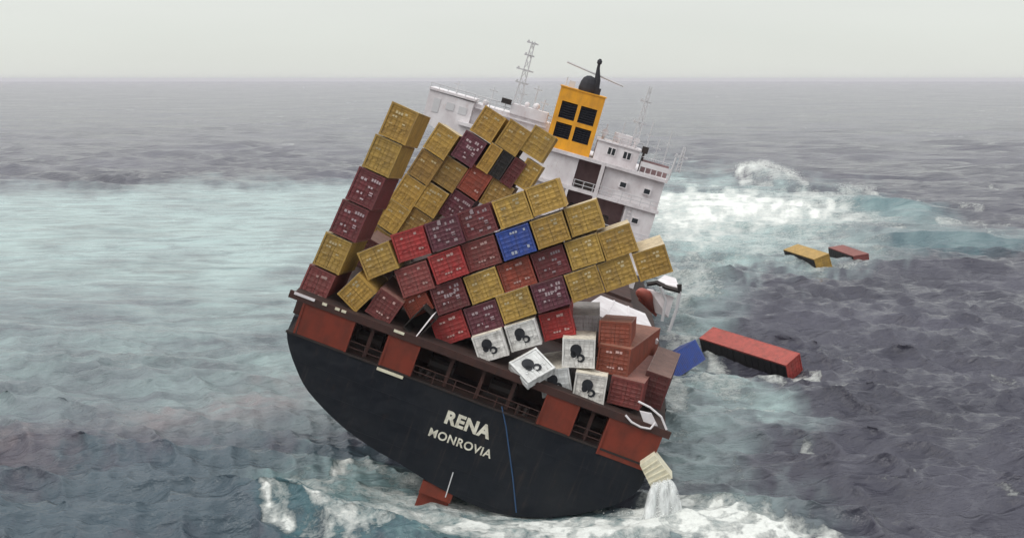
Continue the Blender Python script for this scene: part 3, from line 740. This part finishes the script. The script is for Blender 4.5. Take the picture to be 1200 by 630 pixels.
def marking_mesh(style, wd, ht):
    """painted code blocks and data panels on a door end: small plates of print, a few millimetres proud"""
    key = (style, round(wd, 2), round(ht, 2))
    if key in _mark: return _mark[key]
    rs = random.Random(str(key)); b = MB(); hw = wd / 2 - .2; y = .012
    def blk(fx, fz, w_, h_):
        w_ *= 1.25; h_ *= 1.35; x = fx * hw; z = fz * ht; k = max(1, int(w_ / .19))
        for i in range(k):
            xa = x + i * w_ / k
            if xa + w_ / k * .72 < hw + .05 and rs.random() < .85: b.box(xa, xa + w_ / k * .72, y - .004, y + .004, z, z + h_ * rs.uniform(.8, 1))
    s = style.split('_')[0]
    if s == 'yellow':
        blk(.22, .78, .42, .13); blk(-.75, .62, .34, .12); blk(-.8, .40, .3, .07)
        if style.endswith('b'): blk(.35, .64, .3, .16)
        if style.endswith('c'): blk(-.6, .74, .5, .16); blk(.3, .5, .25, .08)
    elif s == 'maroon':
        blk(.2, .76, .62, .18); blk(-.72, .70, .44, .16); blk(.15, .55, .34, .12); blk(.45, .36, .3, .22); blk(-.6, .30, .42, .12); blk(-.1, .16, .3, .10)
        if style.endswith('b'): blk(-.35, .50, .5, .22); blk(.45, .60, .34, .2)
        if style.endswith('c'): blk(-.3, .82, .3, .3); blk(.5, .14, .3, .15); blk(-.78, .44, .2, .2)
    elif s == 'red':
        blk(-.6, .74, .4, .12); blk(.45, .24, .34, .14); blk(.4, .78, .22, .16)
        if style.endswith('b'): blk(-.4, .22, .5, .10); blk(.1, .78, .3, .14)
    elif s == 'blue':
        blk(-.25, .80, 1.0, .14); blk(.4, .2, .42, .22); blk(-.55, .12, .4, .2); blk(-.8, .66, .3, .08)
    _mark[key] = b.mesh('marking'); _mark[key].materials.append(M['mark'])
    return _mark[key]
def emblem_mesh(wd, ht):
    key = ('emb', round(wd, 2), round(ht, 2))
    if key in _mark: return _mark[key]
    b = MB(); y0, y1 = -.004, .006
    def disc(cx, cz, rx, rz, a=0, n=20):
        ring = []
        for j in range(n):
            t = 6.2832 * j / n; u, v = rx * math.cos(t), rz * math.sin(t)
            ring.append((cx + u * math.cos(a) - v * math.sin(a), cz + u * math.sin(a) + v * math.cos(a)))
        b.rings([[(x, y1, z) for x, z in ring], [(x, y0, z) for x, z in ring]])
    def arc(cx, cz, r, t0, t1, th, n=14):
        for i in range(n):
            a, c = t0 + (t1 - t0) * i / n, t0 + (t1 - t0) * (i + 1) / n
            k0, k1 = th * math.sin(math.pi * (i + .35) / (n + .7)) + .02, th * math.sin(math.pi * (i + 1.35) / (n + .7)) + .02
            q = []
            for yy in (y1 - .001, y0 - .002):
                q += [(cx + (r - k0) * math.cos(a), yy, cz + (r - k0) * math.sin(a)), (cx + (r + k0) * math.cos(a), yy, cz + (r + k0) * math.sin(a)), (cx + (r + k1) * math.cos(c), yy, cz + (r + k1) * math.sin(c)), (cx + (r - k1) * math.cos(c), yy, cz + (r - k1) * math.sin(c))]
            b.hexa(q)
    k = ht / 2.2
    disc(-.20, .62 * ht, .43 * k, .44 * k, 0)
    disc(-.38, .46 * ht, .22 * k, .26 * k, .3)
    arc(.14, .34 * ht, .24 * k, R(-150), R(190), .085 * k)
    _mark[key] = b.mesh('emblem'); _mark[key].materials.append(M['black'])
    return _mark[key]

ALL = []
def container(mw, wd, ht, ln, col, label, group, style=None, emblem=False, doors=True, jit=.13):
    body, dm = container_meshes(wd, ht, ln, 3 if col == 'white' else 5)
    c = COL[col]; k = 1 + random.uniform(-jit, jit); h = random.uniform(-.04, .04)
    c = (min(1, c[0] * k * (1 + h)), min(1, c[1] * k), min(1, c[2] * k * (1 - h)), 1)
    o = link('shipping_container', body); o.matrix_world = mw; o.color = c
    tag(o, label, 'container', group)
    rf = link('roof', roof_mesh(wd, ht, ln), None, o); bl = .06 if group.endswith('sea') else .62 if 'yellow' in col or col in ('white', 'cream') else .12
    rf.color = tuple(c[i] * (1 - bl) + (.74, .66, .50)[i] * bl for i in range(3)) + (1,)  # roof tone pushed towards cream, painting in the brighter light on top
    if doors:
        for me, gm in dm:
            d = link('door', me, None, o); d.color = c
            kk = random.uniform(.93, 1.05); d.color = (c[0] * kk, c[1] * kk, c[2] * kk, 1)
            g = link('locking_gear', gm, None, d); g.color = (c[0] * .9, c[1] * .9, c[2] * .9, 1)
    if style:
        mk = link('marking', marking_mesh(style, wd, ht), None, o); mk['kind'] = 'stuff'
        base = {'yellow': (.62, .50, .28), 'maroon': (.52, .40, .42), 'red': (.66, .42, .38), 'blue': (.62, .66, .78)}[style.split('_')[0]]
        kk = random.uniform(.5, .9); mk.color = (base[0] * kk, base[1] * kk, base[2] * kk, 1)
    if emblem:
        em = link('emblem', emblem_mesh(wd, ht), None, o)
    ALL.append(o)
    return o
def place(cx, cy, Y, ang, wd, ht, yaw=None, lean=0.0):
    """a container whose door end is centred on (cx, cy), Y metres out, rolled clockwise by ang degrees"""
    y_ = YAW if yaw is None else R(yaw); a = R(ang)
    rt = Vector((math.cos(y_), -math.sin(y_), 0)); fw = Vector((math.sin(y_), math.cos(y_), 0))
    if lean: 
        up = Up * math.cos(R(lean)) - fw * math.sin(R(lean)); fw = fw * math.cos(R(lean)) + Up * math.sin(R(lean))
    else: up = Up
    x = rt * math.cos(a) - up * math.sin(a); z = rt * math.sin(a) + up * math.cos(a)
    o = P(cx, cy, Y) - z * ht / 2
    return axes(o, x, fw, z)
ORD = ['first', 'second', 'third', 'fourth', 'fifth', 'sixth', 'seventh', 'eighth']
def stylefor(col, r=random):
    if 'yellow' in col: return 'yellow_' + r.choice('abc')
    if col in ('maroon', 'purple', 'dark maroon'): return 'maroon_' + r.choice('abc')
    if 'red' in col or 'brown' in col: return 'red_' + r.choice('ab')
    if col == 'blue': return 'blue_a'
    return None

# --- tall straight stack on the port corner, six high
LY = 94.6
Lc = ['yellow', 'yellow', 'maroon', 'maroon', 'yellow', 'dusty red']
Lw, Lh = 2.16, 2.64
Lwhere = ['on the very top of the tall corner stack', 'just under the top one of the tall corner stack', 'third down in the tall corner stack, below two yellow ones',
          'fourth down in the tall corner stack, above the lower yellow one', 'between dark red ones low in the tall corner stack', 'at the foot of the tall corner stack on the rail']
for i, c in enumerate(Lc):
    t = (i + .5) / 6
    cx = 467.5 + (370.5 - 467.5) * (i / 5.0); cy = 144.5 + (334.5 - 144.5) * (i / 5.0)
    nm = {'maroon': 'dark red', 'dusty red': 'faded red'}.get(c, c)
    if i == 1: c = 'yellow'
    container(place(cx + random.uniform(-.7, .7), cy, LY, 24.2 + random.uniform(-.6, .6), Lw, Lh, 4.5, -5), Lw, Lh - .04, 6.06, c, f'{nm} container {Lwhere[i]}', 'containers in the tall corner stack', stylefor(c))

# --- back stack, leaning to starboard with the ship
UY = 110.0
Uw, Uh = 2.16, 2.56
UCOLS = [('nearest the tall corner stack', [(517, 165.5), (498, 195.5), (478.5, 225), (460, 254), (441, 284)], ['yellow', 'brown yellow', 'yellow', 'yellow', 'brown yellow'], 'column beside the tall corner stack'),
         ('c', [(572, 145.5), (549.5, 174.5), (527, 204), (505, 234), (485.5, 263), (467, 292)], ['yellow', 'purple', 'brown yellow', 'yellow', 'brown yellow', 'dark maroon'], 'column with the purple box'),
         ('d', [(601, 161.5)], ['yellow'], 'd'), ('e', [(630.5, 168.5)], ['yellow'], 'e')]
names = {'purple': 'dark purple', 'brown yellow': 'brownish yellow', 'dark maroon': 'dark red', 'maroon': 'dark red', 'dusty red': 'faded red', 'rust red': 'rusty red'}
for _, pts, cs, ph in UCOLS[:2]:
    for i, ((x, y), c) in enumerate(zip(pts, cs)):
        w_ = ['topmost', 'second down', 'third down', 'fourth down', 'fifth down', 'lowest'][i]
        lab = f'{names.get(c, c)} container {w_} in the rear {ph}'
        container(place(x, y, UY + random.uniform(-.15, .15), 33.5 + random.uniform(-1, 1), Uw, Uh, None, -4.5), Uw - .04, Uh - .05, 6.06, c, lab, 'containers in the rear stack', stylefor(c))
ex = [(601, 161.5, 33.5, Uw - .04, Uh - .05, 'yellow', 'yellow container in the middle of the rear top row, beside the funnel end one'),
      (630.5, 168.5, 32, Uw - .04, Uh - .05, 'yellow', 'yellow container at the rear top row end, right against the yellow funnel'),
      (573.5, 185.5, 33, 1.15, Uh - .05, 'yellow', 'narrow yellow container end beside the black open gap, under the rear top row'),
      (587.5, 193.5, 33, 1.05, Uh - .1, 'black', 'black container end like a dark slot in the rear stack'),  # black block put where there is only the shade of a gap
      (601, 202.5, 34, 1.15, Uh - .05, 'maroon', 'narrow dark red container end right beside the black slot in the rear stack'),
      (618, 205, 32, 1.55, Uh - .05, 'yellow', 'yellow container below the funnel end one, beside the narrow dark red end'),
      (556, 213.5, 33.5, Uw - .05, Uh - .06, 'rust red', 'rusty red container in the rear stack, under the narrow yellow end'),
      (535, 243, 33.5, Uw - .05, Uh - .06, 'purple', 'dark purple container half hidden in the rear stack, below the rusty red one'),
      (582, 229, 30, Uw - .05, Uh - .06, 'brown yellow', 'brownish yellow container corner peeping out behind the front stack top row')]
for x, y, a, w_, h_, c, lab in ex:
    container(place(x, y, UY + random.uniform(-.1, .1), a, w_, h_, None, -4.5), w_, h_, 6.06, c, lab, 'containers in the rear stack', None if c == 'black' or w_ < 1.3 else stylefor(c))

# --- front stack, tumbled over to port
FY = 94.4
FAW = 2.58; FAH = 2.19
ROWS = [('top', [(442.5, 305, 'yellow'), (481, 286, 'red'), (521, 273, 'purple'), (560, 259.5, 'maroon'), (600, 246, 'yellow'), (639, 231.5, 'yellow')]),
        ('second', [(485.5, 327, 'dusty red'), (525, 311, 'red'), (564.5, 297, 'dusty red'), (604.5, 283.5, 'blue'), (645, 270, 'yellow'), (684.5, 256, 'yellow')]),
        ('third', [(526.5, 347, 'maroon'), (567, 334.5, 'yellow'), (606, 321.5, 'rust red'), (645, 308.5, 'maroon'), (685, 295, 'yellow'), (724.5, 283, 'yellow')]),
        ('fourth', [(528, 384.5, 'red'), (566.5, 372, 'purple'), (605, 357.5, 'yellow'), (645, 345, 'purple'), (684.5, 332.5, 'yellow'), (723.5, 320, 'yellow'), (764.5, 307.5, 'yellow')])]
special = {('second', 3): 'bright blue container, the only blue one in the stacks', ('top', 0): 'yellow container sticking out at the port end of the front stack top row',
           ('fourth', 6): 'yellow container overhanging the sea at the far starboard end of the front stack',
           ('top', 1): 'bright red container at the bottom port end of the slope, beside the outermost yellow one',
           ('second', 2): 'faded red container right beside the bright blue one on its port side',
           ('second', 4): 'yellow container right beside the bright blue one on its starboard side',
           ('top', 4): 'yellow container directly on top of the bright blue one',
           ('third', 2): 'rusty red container directly under the bright blue one'}
for rn, lst in ROWS:
    for i, (x, y, c) in enumerate(lst):
        lab = special.get((rn, i), f'{names.get(c, c)} container {ORD[i]} from the port end in the front stack {rn} row')
        a = -18.8 + random.uniform(-1.3, 1.3)
        if (rn, i) == ('top', 0): a = -22
        container(place(x + random.uniform(-.5, .5), y + random.uniform(-.5, .5), FY + random.uniform(-.35, .35), a, FAW, FAH, 3.5 + random.uniform(-.8, .8), -.5 if x > 740 else -4), FAW - .05, FAH - .02, 6.06, c, lab, 'containers in the tumbled front stack', stylefor(c))
# the lowest row of the front stack: white ones with a black emblem, and a red one
G5 = 'white containers with a black emblem'
container(place(574.5, 406, FY - 1.2, -17.5, 2.3, 2.03), 2.3, 2.03, 6.06, 'white', 'white container with black emblem, outermost to port, above the brown rail', G5, None, True, jit=.03)
container(place(613, 393, FY - .7, -16.5, 2.36, 2.0), 2.36, 2.0, 6.06, 'white', 'white container with black emblem wedged beside the bright red one in the bottom row', G5, None, True, jit=.03)
container(place(653, 380.5, FY + .3, -14, 2.42, 2.06), 2.42, 2.06, 6.06, 'red', 'bright red container at the starboard end of the front stack bottom row', 'containers in the tumbled front stack', 'red_b')
s97 = mpp(624, 427, 96)
e1 = Vector((35 / 43, 0, 15 / 43)); e1 = Vector((.80, .49, .345)).normalized()
dn = Vector((.62, -.60, -.50)); dn = (dn - e1 * dn.dot(e1)).normalized()
zz = -dn; yy = zz.cross(e1).normalized()
o_ = P(623.5, 427, 92.0) - zz * 1.2
container(axes(o_, e1, yy, zz), 2.5, 2.35, .8, 'white', 'white container with black emblem toppled forward over the stern rail', G5, None, True, jit=.03)
container(place(651, 448, FY - 1.0, -9, 2.28, 2.05, 2), 2.28, 2.05, 6.06, 'white', 'white container with black emblem half hidden behind the toppled one', G5, None, True, jit=.03)
container(place(678, 414, FY - 1.0, 1.5, 2.45, 2.2, 5), 2.45, 2.2, 6.06, 'white', 'white container with black emblem standing upright beside the orange brown pair', G5, None, True, jit=.03)
container(place(691, 455, FY - 1.9, 8, 2.38, 2.12, 6), 2.38, 2.12, 6.06, 'white', 'white container with black emblem lowest by the rail, below the upright one', G5, None, True, jit=.03)
# toppled pair at the port foot of the front stack
container(place(418, 343.5, FY - .7, -43.5, 2.2, 1.95), 2.2, 1.95, 6.06, 'yellow', 'yellow container tipped on its corner beside the foot of the corner stack', 'containers fallen between the stacks', 'yellow_b')
container(place(450, 360, FY - .6, 35, 2.05, 2.15), 2.05, 2.15, 6.06, 'dusty red', 'faded red container tilted beside the yellow one tipped on its corner', 'containers fallen between the stacks', 'red_b')
container(place(489, 357, FY + .4, -27, 2.0, 1.55), 2.0, 1.55, 6.06, 'rust red', 'crushed rusty red container above the burst open black one', 'containers fallen between the stacks', 'red_a')
# behind the gap at the foot of the corner stack
container(place(435, 300, 104.5, 30, 2.1, 2.4), 2.1, 2.4, 5.0, 'dark maroon', 'dark red container in the deep gap between corner stack and front stack', 'containers fallen between the stacks')
container(place(470, 335, 104.3, 24, 2.3, 2.4), 2.3, 2.4, 5.0, 'black', 'dark container seen through the gap under the outermost yellow one', 'containers fallen between the stacks')  # added filler, its black colour stands in for shade deep in the gap
# burst container: an open shell with a bent white door bar
bw = MB(); bw.box(-1.1, -1.0, 0, 5, 0, 1.9); bw.box(1.0, 1.1, 0, 5, 0, 1.9); bw.box(-1.0, 1.0, 0, 5, 0, .08); bw.box(-1.0, 1.0, 0, 5, 1.82, 1.9); bw.box(-1.0, 1.0, 4.9, 5, .08, 1.82)
burst = bw.build('shipping_container', M['inside'], None, place(492, 379, FY - 1.2, -45, 2.1, 1.35) @ Matrix.Diagonal((1, .5, .72, 1)))
tag(burst, 'burst open black container with a bent white door standing off it', 'container', 'containers fallen between the stacks')
bpy.context.view_layer.update()
bi = burst.matrix_world.inverted()
q = MB(); d0, d1 = P(487, 395, 92.2), P(509, 367, 92.6); sd_ = Vector((.75, 0, .62)) * .17; dp_ = Vector((0, .15, 0))
q.hexa([bi @ (d0 - sd_), bi @ (d0 + sd_), bi @ (d0 + sd_ + dp_), bi @ (d0 - sd_ + dp_), bi @ (d1 - sd_ * 1.3), bi @ (d1 + sd_ * 1.3), bi @ (d1 + sd_ * 1.3 + dp_), bi @ (d1 - sd_ * 1.3 + dp_)])
q.build('bent_door', M['white'], burst)
q = MB(); q.box(-1.1, 1.1, -.05, .0, 0, .09); q.box(-1.1, -1.02, -.05, 0, .09, 1.85); q.build('door_frame', M['darksteel'], burst)

# --- starboard corner cluster
container(place(683.5, 385, FY + 2.2, 1, 2.5, 2.1, 4), 2.5, 2.1, 6.06, 'grey', 'grey container tucked above the upright white emblem one', 'containers in the starboard corner cluster')
container(place(720.5, 391.5, FY + .3, 2.5, 2.45, 2.1, 9, -6), 2.45, 2.0, 6.06, 'orange brown', 'plain orange brown container on top of the starboard corner pile', 'containers in the starboard corner cluster')
container(place(718.5, 422, FY - .6, 7, 2.45, 2.2, 17, -3), 2.45, 2.15, 12.1, 'orange brown', 'long orange brown container beside the upright white emblem one', 'containers in the starboard corner cluster', 'red_b')
container(place(733, 460, FY - 1.6, 10.5, 2.5, 2.15, 15), 2.5, 2.1, 9, 'dusty red', 'faded red container beside the lowest white emblem one', 'containers in the starboard corner cluster', 'red_a')
container(place(766, 457, FY + .2, 17, 1.9, 2.6, 12), 1.9, 2.6, 9, 'dark maroon', 'dark red container end hanging lowest over the sea at the starboard corner', 'containers in the starboard corner cluster')

# fallen white hatch cover under the yellow row end
A, B, Cc, D = P(681, 361, 103.5), P(772, 399, 103.5), P(756, 367, 111), P(704, 346, 111)
n_ = (B - A).cross(D - A).normalized(); n_ = n_ if n_.z > 0 else -n_
hc = MB(); hc.hexa([A - n_ * .35, B - n_ * .35, Cc - n_ * .35, D - n_ * .35, A, B, Cc, D])
cov = hc.build('hatch_cover', M['white']); tag(cov, 'white slab of fallen hatch cover lying below the yellow row end', 'hatch cover')
for t in (.3, .62):
    p0, p1 = A.lerp(B, t) + n_ * .012, D.lerp(Cc, t) + n_ * .012; dx = (B - A).normalized() * .08
    MB().hexa([p0 - dx - n_ * .01, p0 + dx - n_ * .01, p1 + dx - n_ * .01, p1 - dx - n_ * .01, p0 - dx + n_ * .05, p0 + dx + n_ * .05, p1 + dx + n_ * .05, p1 - dx + n_ * .05]).build('panel_rib', M['white'], cov)
# lifeboat hanging at the starboard side of the house, in its davit
LB = P(762, 352, 128)
lb = MB(); rg = []
for t in np.linspace(-1, 1, 11):
    k = math.sqrt(max(0, 1 - abs(t) ** 2.6)) + .04
    rg.append([(t * 3.4, 1.25 * k * math.cos(a), .95 * k * math.sin(a) - .1 * (1 - k)) for a in np.linspace(0, 2 * math.pi, 12, endpoint=False)])
lb.rings(rg)
boat = lb.build('lifeboat', M['orange'], None, axes(LB, Vector((.55, .62, -.56)).normalized(), Vector((-.74, .67, 0)).normalized(), Vector((.38, .42, .83)).normalized()) @ Matrix.Diagonal((.72, .72, .72, 1)), smooth=True)
bm_ = boat.matrix_world
tag(boat, 'small orange lifeboat hanging under the white davit at the starboard side', 'lifeboat')
MB().box(-.9, .9, -.6, .6, .7, 1.35).build('canopy', M['white'], boat)
MB().box(-2.6, 2.6, -.06, .06, -1.25, -.85).build('keel', M['red'], boat)
def local_tube(lst, r, name, mat, parent=ship):
    b = MB(); inv = parent.matrix_world.inverted()
    for pts in lst: b.tube([inv @ p for p in pts], r, 6)
    return b.build(name, mat, parent)
bpy.context.view_layer.update()
local_tube([[P(758, 333, 126), P(770, 331, 126), P(782, 337, 125), P(797, 341, 124), P(796, 333, 124)]], .26, 'davit_arm', M['darksteel'])
local_tube([[P(797, 341, 124), P(793, 362, 124), P(784, 388, 124)], [P(774, 336, 125), P(780, 352, 125), P(776, 376, 125)]], .16, 'davit_post', M['mast'])
inv = ship.matrix_world.inverted()
pn = [P(768, 330, 126), P(796, 337, 124.2), P(792, 326, 130), P(779, 322, 131)]
b = MB(); b.hexa([inv @ (p - Vector((0, 0, .25))) for p in pn] + [inv @ p for p in pn]); b.build('davit_platform', M['white'], ship)
pn = [P(762, 340, 127), P(790, 348, 125.5), P(783, 372, 125), P(768, 366, 127)]
b = MB(); b.hexa([inv @ (p + Vector((0, .3, 0))) for p in pn] + [inv @ p for p in pn]); b.build('davit_screen', M['white'], ship)
# bent white frames and a rail at the starboard deck corner
local_tube([[P(733, 486, 90.8), P(740, 494, 90.7), P(751, 500, 90.7), P(762, 502, 90.8), P(768, 495, 91)], [P(748, 470, 91.2), P(762, 477, 91.1), P(775, 488, 91.0), P(781, 503, 91)]], .085, 'bent_rail', M['white'])
pn = [P(750, 482, 91.2), P(764, 485, 91.2), P(771, 499, 91.2), P(755, 496, 91.2)]
b = MB(); b.hexa([inv @ (p + Vector((0, .4, 0))) for p in pn] + [inv @ p for p in pn]); b.build('crumpled_locker', M['white'], ship)
# cream crate wall hanging below the starboard corner
pn = [P(750, 545, 90.2), P(767, 533, 90.2), P(788, 560, 90.2), P(763, 571, 90.2)]
cr = MB(); cr.hexa([p + Vector((.15, 1.4, .1)) for p in pn] + pn)
crate = cr.build('broken_container', M['cream']); tag(crate, 'torn cream container end hanging off the starboard corner with water pouring from it', 'container')
for t in (.2, .4, .6, .8):
    a_, c_ = pn[0].lerp(pn[3], t), pn[1].lerp(pn[2], t); d_ = (pn[3] - pn[0]).normalized() * .05; f_ = Vector((0, -.06, 0))
    MB().hexa([a_ - d_, c_ - d_, c_ + d_, a_ + d_, a_ - d_ + f_, c_ - d_ + f_, c_ + d_ + f_, a_ + d_ + f_]).build('rib', M['cream'], crate)
# blue rope down the transom and a pale line by the rudder
def rope(name, pts, r, mat, label):
    b = MB(); b.tube([Vector(p) for p in pts], r, 6); o = b.build(name, mat); tag(o, label, 'rope'); return o
def on_transom(px, py, off=-.06):
    # the point of the transom face seen at (px, py)
    d = P(px, py, 92) - Vector((0, 0, CAMH)); nrm = Fw; o0 = SHIP_O + Fw * off
    t = (o0 - Vector((0, 0, CAMH))).dot(nrm) / d.dot(nrm); return Vector((0, 0, CAMH)) + d * t
rope('mooring_rope', [on_transom(588, 476), on_transom(593, 500), on_transom(597, 530), on_transom(601, 560), on_transom(605, 600)], .05, M['rope'], 'blue mooring rope hanging down the black stern')
rope('draught_line', [on_transom(531, 553), on_transom(527, 566), on_transom(522, 582)], .045, M['mast'], 'short pale line hanging above the red rudder')

# --- adrift
def on_plane(px, py, h):
    a, b = (px - 600) / FPX, (315 - py) / FPX
    t = (h - CAMH) / (-SP + b * CP); return Vector((a * t, (CP + b * SP) * t, h))
def adrift(A, B, Cq, hs, ht, col, label, ln, wd):
    """roof corners A (far end), B and Cq (door end) as seen, each hs metres above the water"""
    a, b, c = (on_plane(*q, h) for q, h in zip((A, B, Cq), hs))
    y = (a - b).normalized(); x = c - b; x = (x - y * x.dot(y)).normalized(); z = x.cross(y)
    if z.z < 0: x, z = -x, -z
    s_ = 1 if (c - b).dot(x) > 0 else -1
    print('adrift', (a - b).length, (c - b).length, tuple(x), tuple(y), tuple(z))
    o = container(axes(b + x * s_ * wd / 2 - z * ht, x, y, z), wd, ht, ln, col, label, 'containers adrift in the sea', None, jit=.05)
    q = MB(); x0, x1 = sorted((-s_ * (wd / 2 + .01), -s_ * (wd / 2 + .05))); q.box(x0, x1, .05, ln - .05, .05, ht - .16)  # dark panel added over the near side to paint its shade
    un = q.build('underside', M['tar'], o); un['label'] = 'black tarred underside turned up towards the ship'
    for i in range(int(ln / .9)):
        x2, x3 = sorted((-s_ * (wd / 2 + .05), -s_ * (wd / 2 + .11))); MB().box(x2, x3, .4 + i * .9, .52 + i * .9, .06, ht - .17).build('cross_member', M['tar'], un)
    return o
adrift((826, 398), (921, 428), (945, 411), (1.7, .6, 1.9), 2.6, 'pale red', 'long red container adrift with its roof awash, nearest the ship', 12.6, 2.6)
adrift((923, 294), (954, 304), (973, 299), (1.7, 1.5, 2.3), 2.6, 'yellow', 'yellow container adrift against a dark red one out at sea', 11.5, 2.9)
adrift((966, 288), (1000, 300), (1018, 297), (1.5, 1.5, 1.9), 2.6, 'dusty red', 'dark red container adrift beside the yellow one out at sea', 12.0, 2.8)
yl = Vector((.66, .70, .22)).normalized(); zu = Vector((-.32, .30, .90)); zu = (zu - yl * zu.dot(yl)).normalized(); xl = yl.cross(zu)
container(axes(on_plane(790, 445, -.3) - xl * 1.22, xl, yl, zu), 2.44, 2.5, 6.06, 'blue', 'blue container awash between the ship and the long red one', 'containers adrift in the sea', None, jit=.05)

# ------------------------------------------------------------------ water pouring from the corner, spray at the breaking crests
M['spray'] = principled('spray_white', (.86, .87, .85), .8)
def drops(name, pts, label):
    v, f = [], []
    for p, r in pts:
        n = len(v); s = [r * random.uniform(.7, 1.4) for _ in range(3)]
        v += [(p[0] + s[0], p[1], p[2]), (p[0] - s[0], p[1], p[2]), (p[0], p[1] + s[1], p[2]), (p[0], p[1] - s[1], p[2]), (p[0], p[1], p[2] + s[2]), (p[0], p[1], p[2] - s[2])]
        f += [(n, n + 2, n + 4), (n + 2, n + 1, n + 4), (n + 1, n + 3, n + 4), (n + 3, n, n + 4), (n + 2, n, n + 5), (n + 1, n + 2, n + 5), (n + 3, n + 1, n + 5), (n, n + 3, n + 5)]
    me = bpy.data.meshes.new(name); me.from_pydata(v, [], f); me.polygons.foreach_set('use_smooth', [True] * len(f))
    o = link(name, me, M['spray']); tag(o, label, None, None, 'stuff'); return o
pts = []
a0, a1 = P(765, 567, 90), P(785, 561, 90)
b0 = sea_pt(770, 632)
for i in range(900):
    t = random.random() ** .8; u = random.random()
    top = a0.lerp(a1, u); z = top.z * (1 - t * t)
    spread = .2 + .9 * t; k_ = .25 * math.sin(u * 23 + 3 * t)
    p = Vector((top.x + (u - .5) * .9 * t + random.gauss(0, .10 * spread) + k_ * t, top.y - .6 * t + random.gauss(0, .28 * spread), z + random.uniform(-.2, .2)))
    pts.append((p, random.uniform(.015, .05)))
for i in range(9000):
    a = random.uniform(0, 6.28); r = abs(random.gauss(0, 1.3)); base = Vector(((a0.x + a1.x) / 2, a0.y - .6, .1))
    pts.append((base + Vector((math.cos(a) * r * 1.25, math.sin(a) * r, abs(random.gauss(0, .5)) * math.exp(-r / 2.2))), random.uniform(.012, .045)))
drops('splash', pts, 'white droplets splashing where water pours off the starboard corner')
mw_ = principled('falling_water', (.86, .88, .87), .7); L_ = mw_.node_tree.links; bb = mw_.node_tree.nodes['Principled BSDF']
tc_ = N(mw_, 'ShaderNodeTexCoord'); mp_ = N(mw_, 'ShaderNodeMapping'); mp_.inputs['Scale'].default_value = (2.6, 2.6, .30); L_.new(tc_.outputs['Object'], mp_.inputs[0])
nn_ = N(mw_, 'ShaderNodeTexNoise'); nn_.inputs['Scale'].default_value = 1.1; nn_.inputs['Detail'].default_value = 5; L_.new(mp_.outputs[0], nn_.inputs['Vector'])
r_ = N(mw_, 'ShaderNodeMapRange'); r_.inputs[1].default_value = .36; r_.inputs[2].default_value = .68; r_.inputs[3].default_value = .22; r_.inputs[4].default_value = .85; L_.new(nn_.outputs['Fac'], r_.inputs[0]); L_.new(r_.outputs[0], bb.inputs['Alpha'])
b = MB()
for k in range(7):
    u = (k + .5) / 7; top = a0.lerp(a1, u); rg = []
    for i in range(14):
        t = i / 13; z = top.z * (1 - t * t * .99) - .1 * t
        cx_ = top.x + (u - .5) * 1.3 * t + .06 * math.sin(k * 2.1 + t * 3); cy_ = top.y - .7 * t + (k % 3 - 1) * .12
        r0 = .14 + .36 * t
        rg.append([(cx_ + r0 * (1 + .10 * math.sin(3 * a + k + 2 * t)) * math.cos(a), cy_ + r0 * (1 + .10 * math.cos(2 * a + k * 3 + 2 * t)) * math.sin(a), z) for a in [6.2832 * q / 10 for q in range(10)]])
    b.rings(rg, cap=False)
cas = b.build('water_cascade', mw_, None, None, True); tag(cas, 'white water pouring off the starboard corner into the sea', None, None, 'stuff')
pts = []
for (xa, ya), (xb, yb), n, hh, rr_ in (((866, 205), (900, 199), 3500, .7, .09), ((900, 200), (935, 214), 1500, .5, .08), ((985, 229), (1024, 231), 900, .5, .07)):
    for i in range(n):
        t = random.random(); p = sea_pt(xa + (xb - xa) * t, ya + (yb - ya) * t + random.gauss(0, 1.2))
        pts.append((p + Vector((random.gauss(0, .8), random.gauss(0, 2), 2.4 + random.gauss(0, hh))), random.uniform(.04, rr_)))
drops('wave_spray', pts, 'white spray thrown up along the breaking crests')

# ------------------------------------------------------------------ air
hz = MB(); hz.box(-23000, 23000, -23000, 23000, -6, 46)
haze = hz.build('haze'); tag(haze, 'thin pale sea haze', None, None, 'stuff')
hm = bpy.data.materials.new('haze_air'); hm.use_nodes = True; ht_ = hm.node_tree; ht_.nodes.clear()
ho = ht_.nodes.new('ShaderNodeOutputMaterial'); hv = ht_.nodes.new('ShaderNodeVolumePrincipled')
hv.inputs['Color'].default_value = (.89, .86, .94, 1); hv.inputs['Density'].default_value = 6.8e-5
ht_.links.new(hv.outputs[0], ho.inputs['Volume']); haze.data.materials.append(hm)
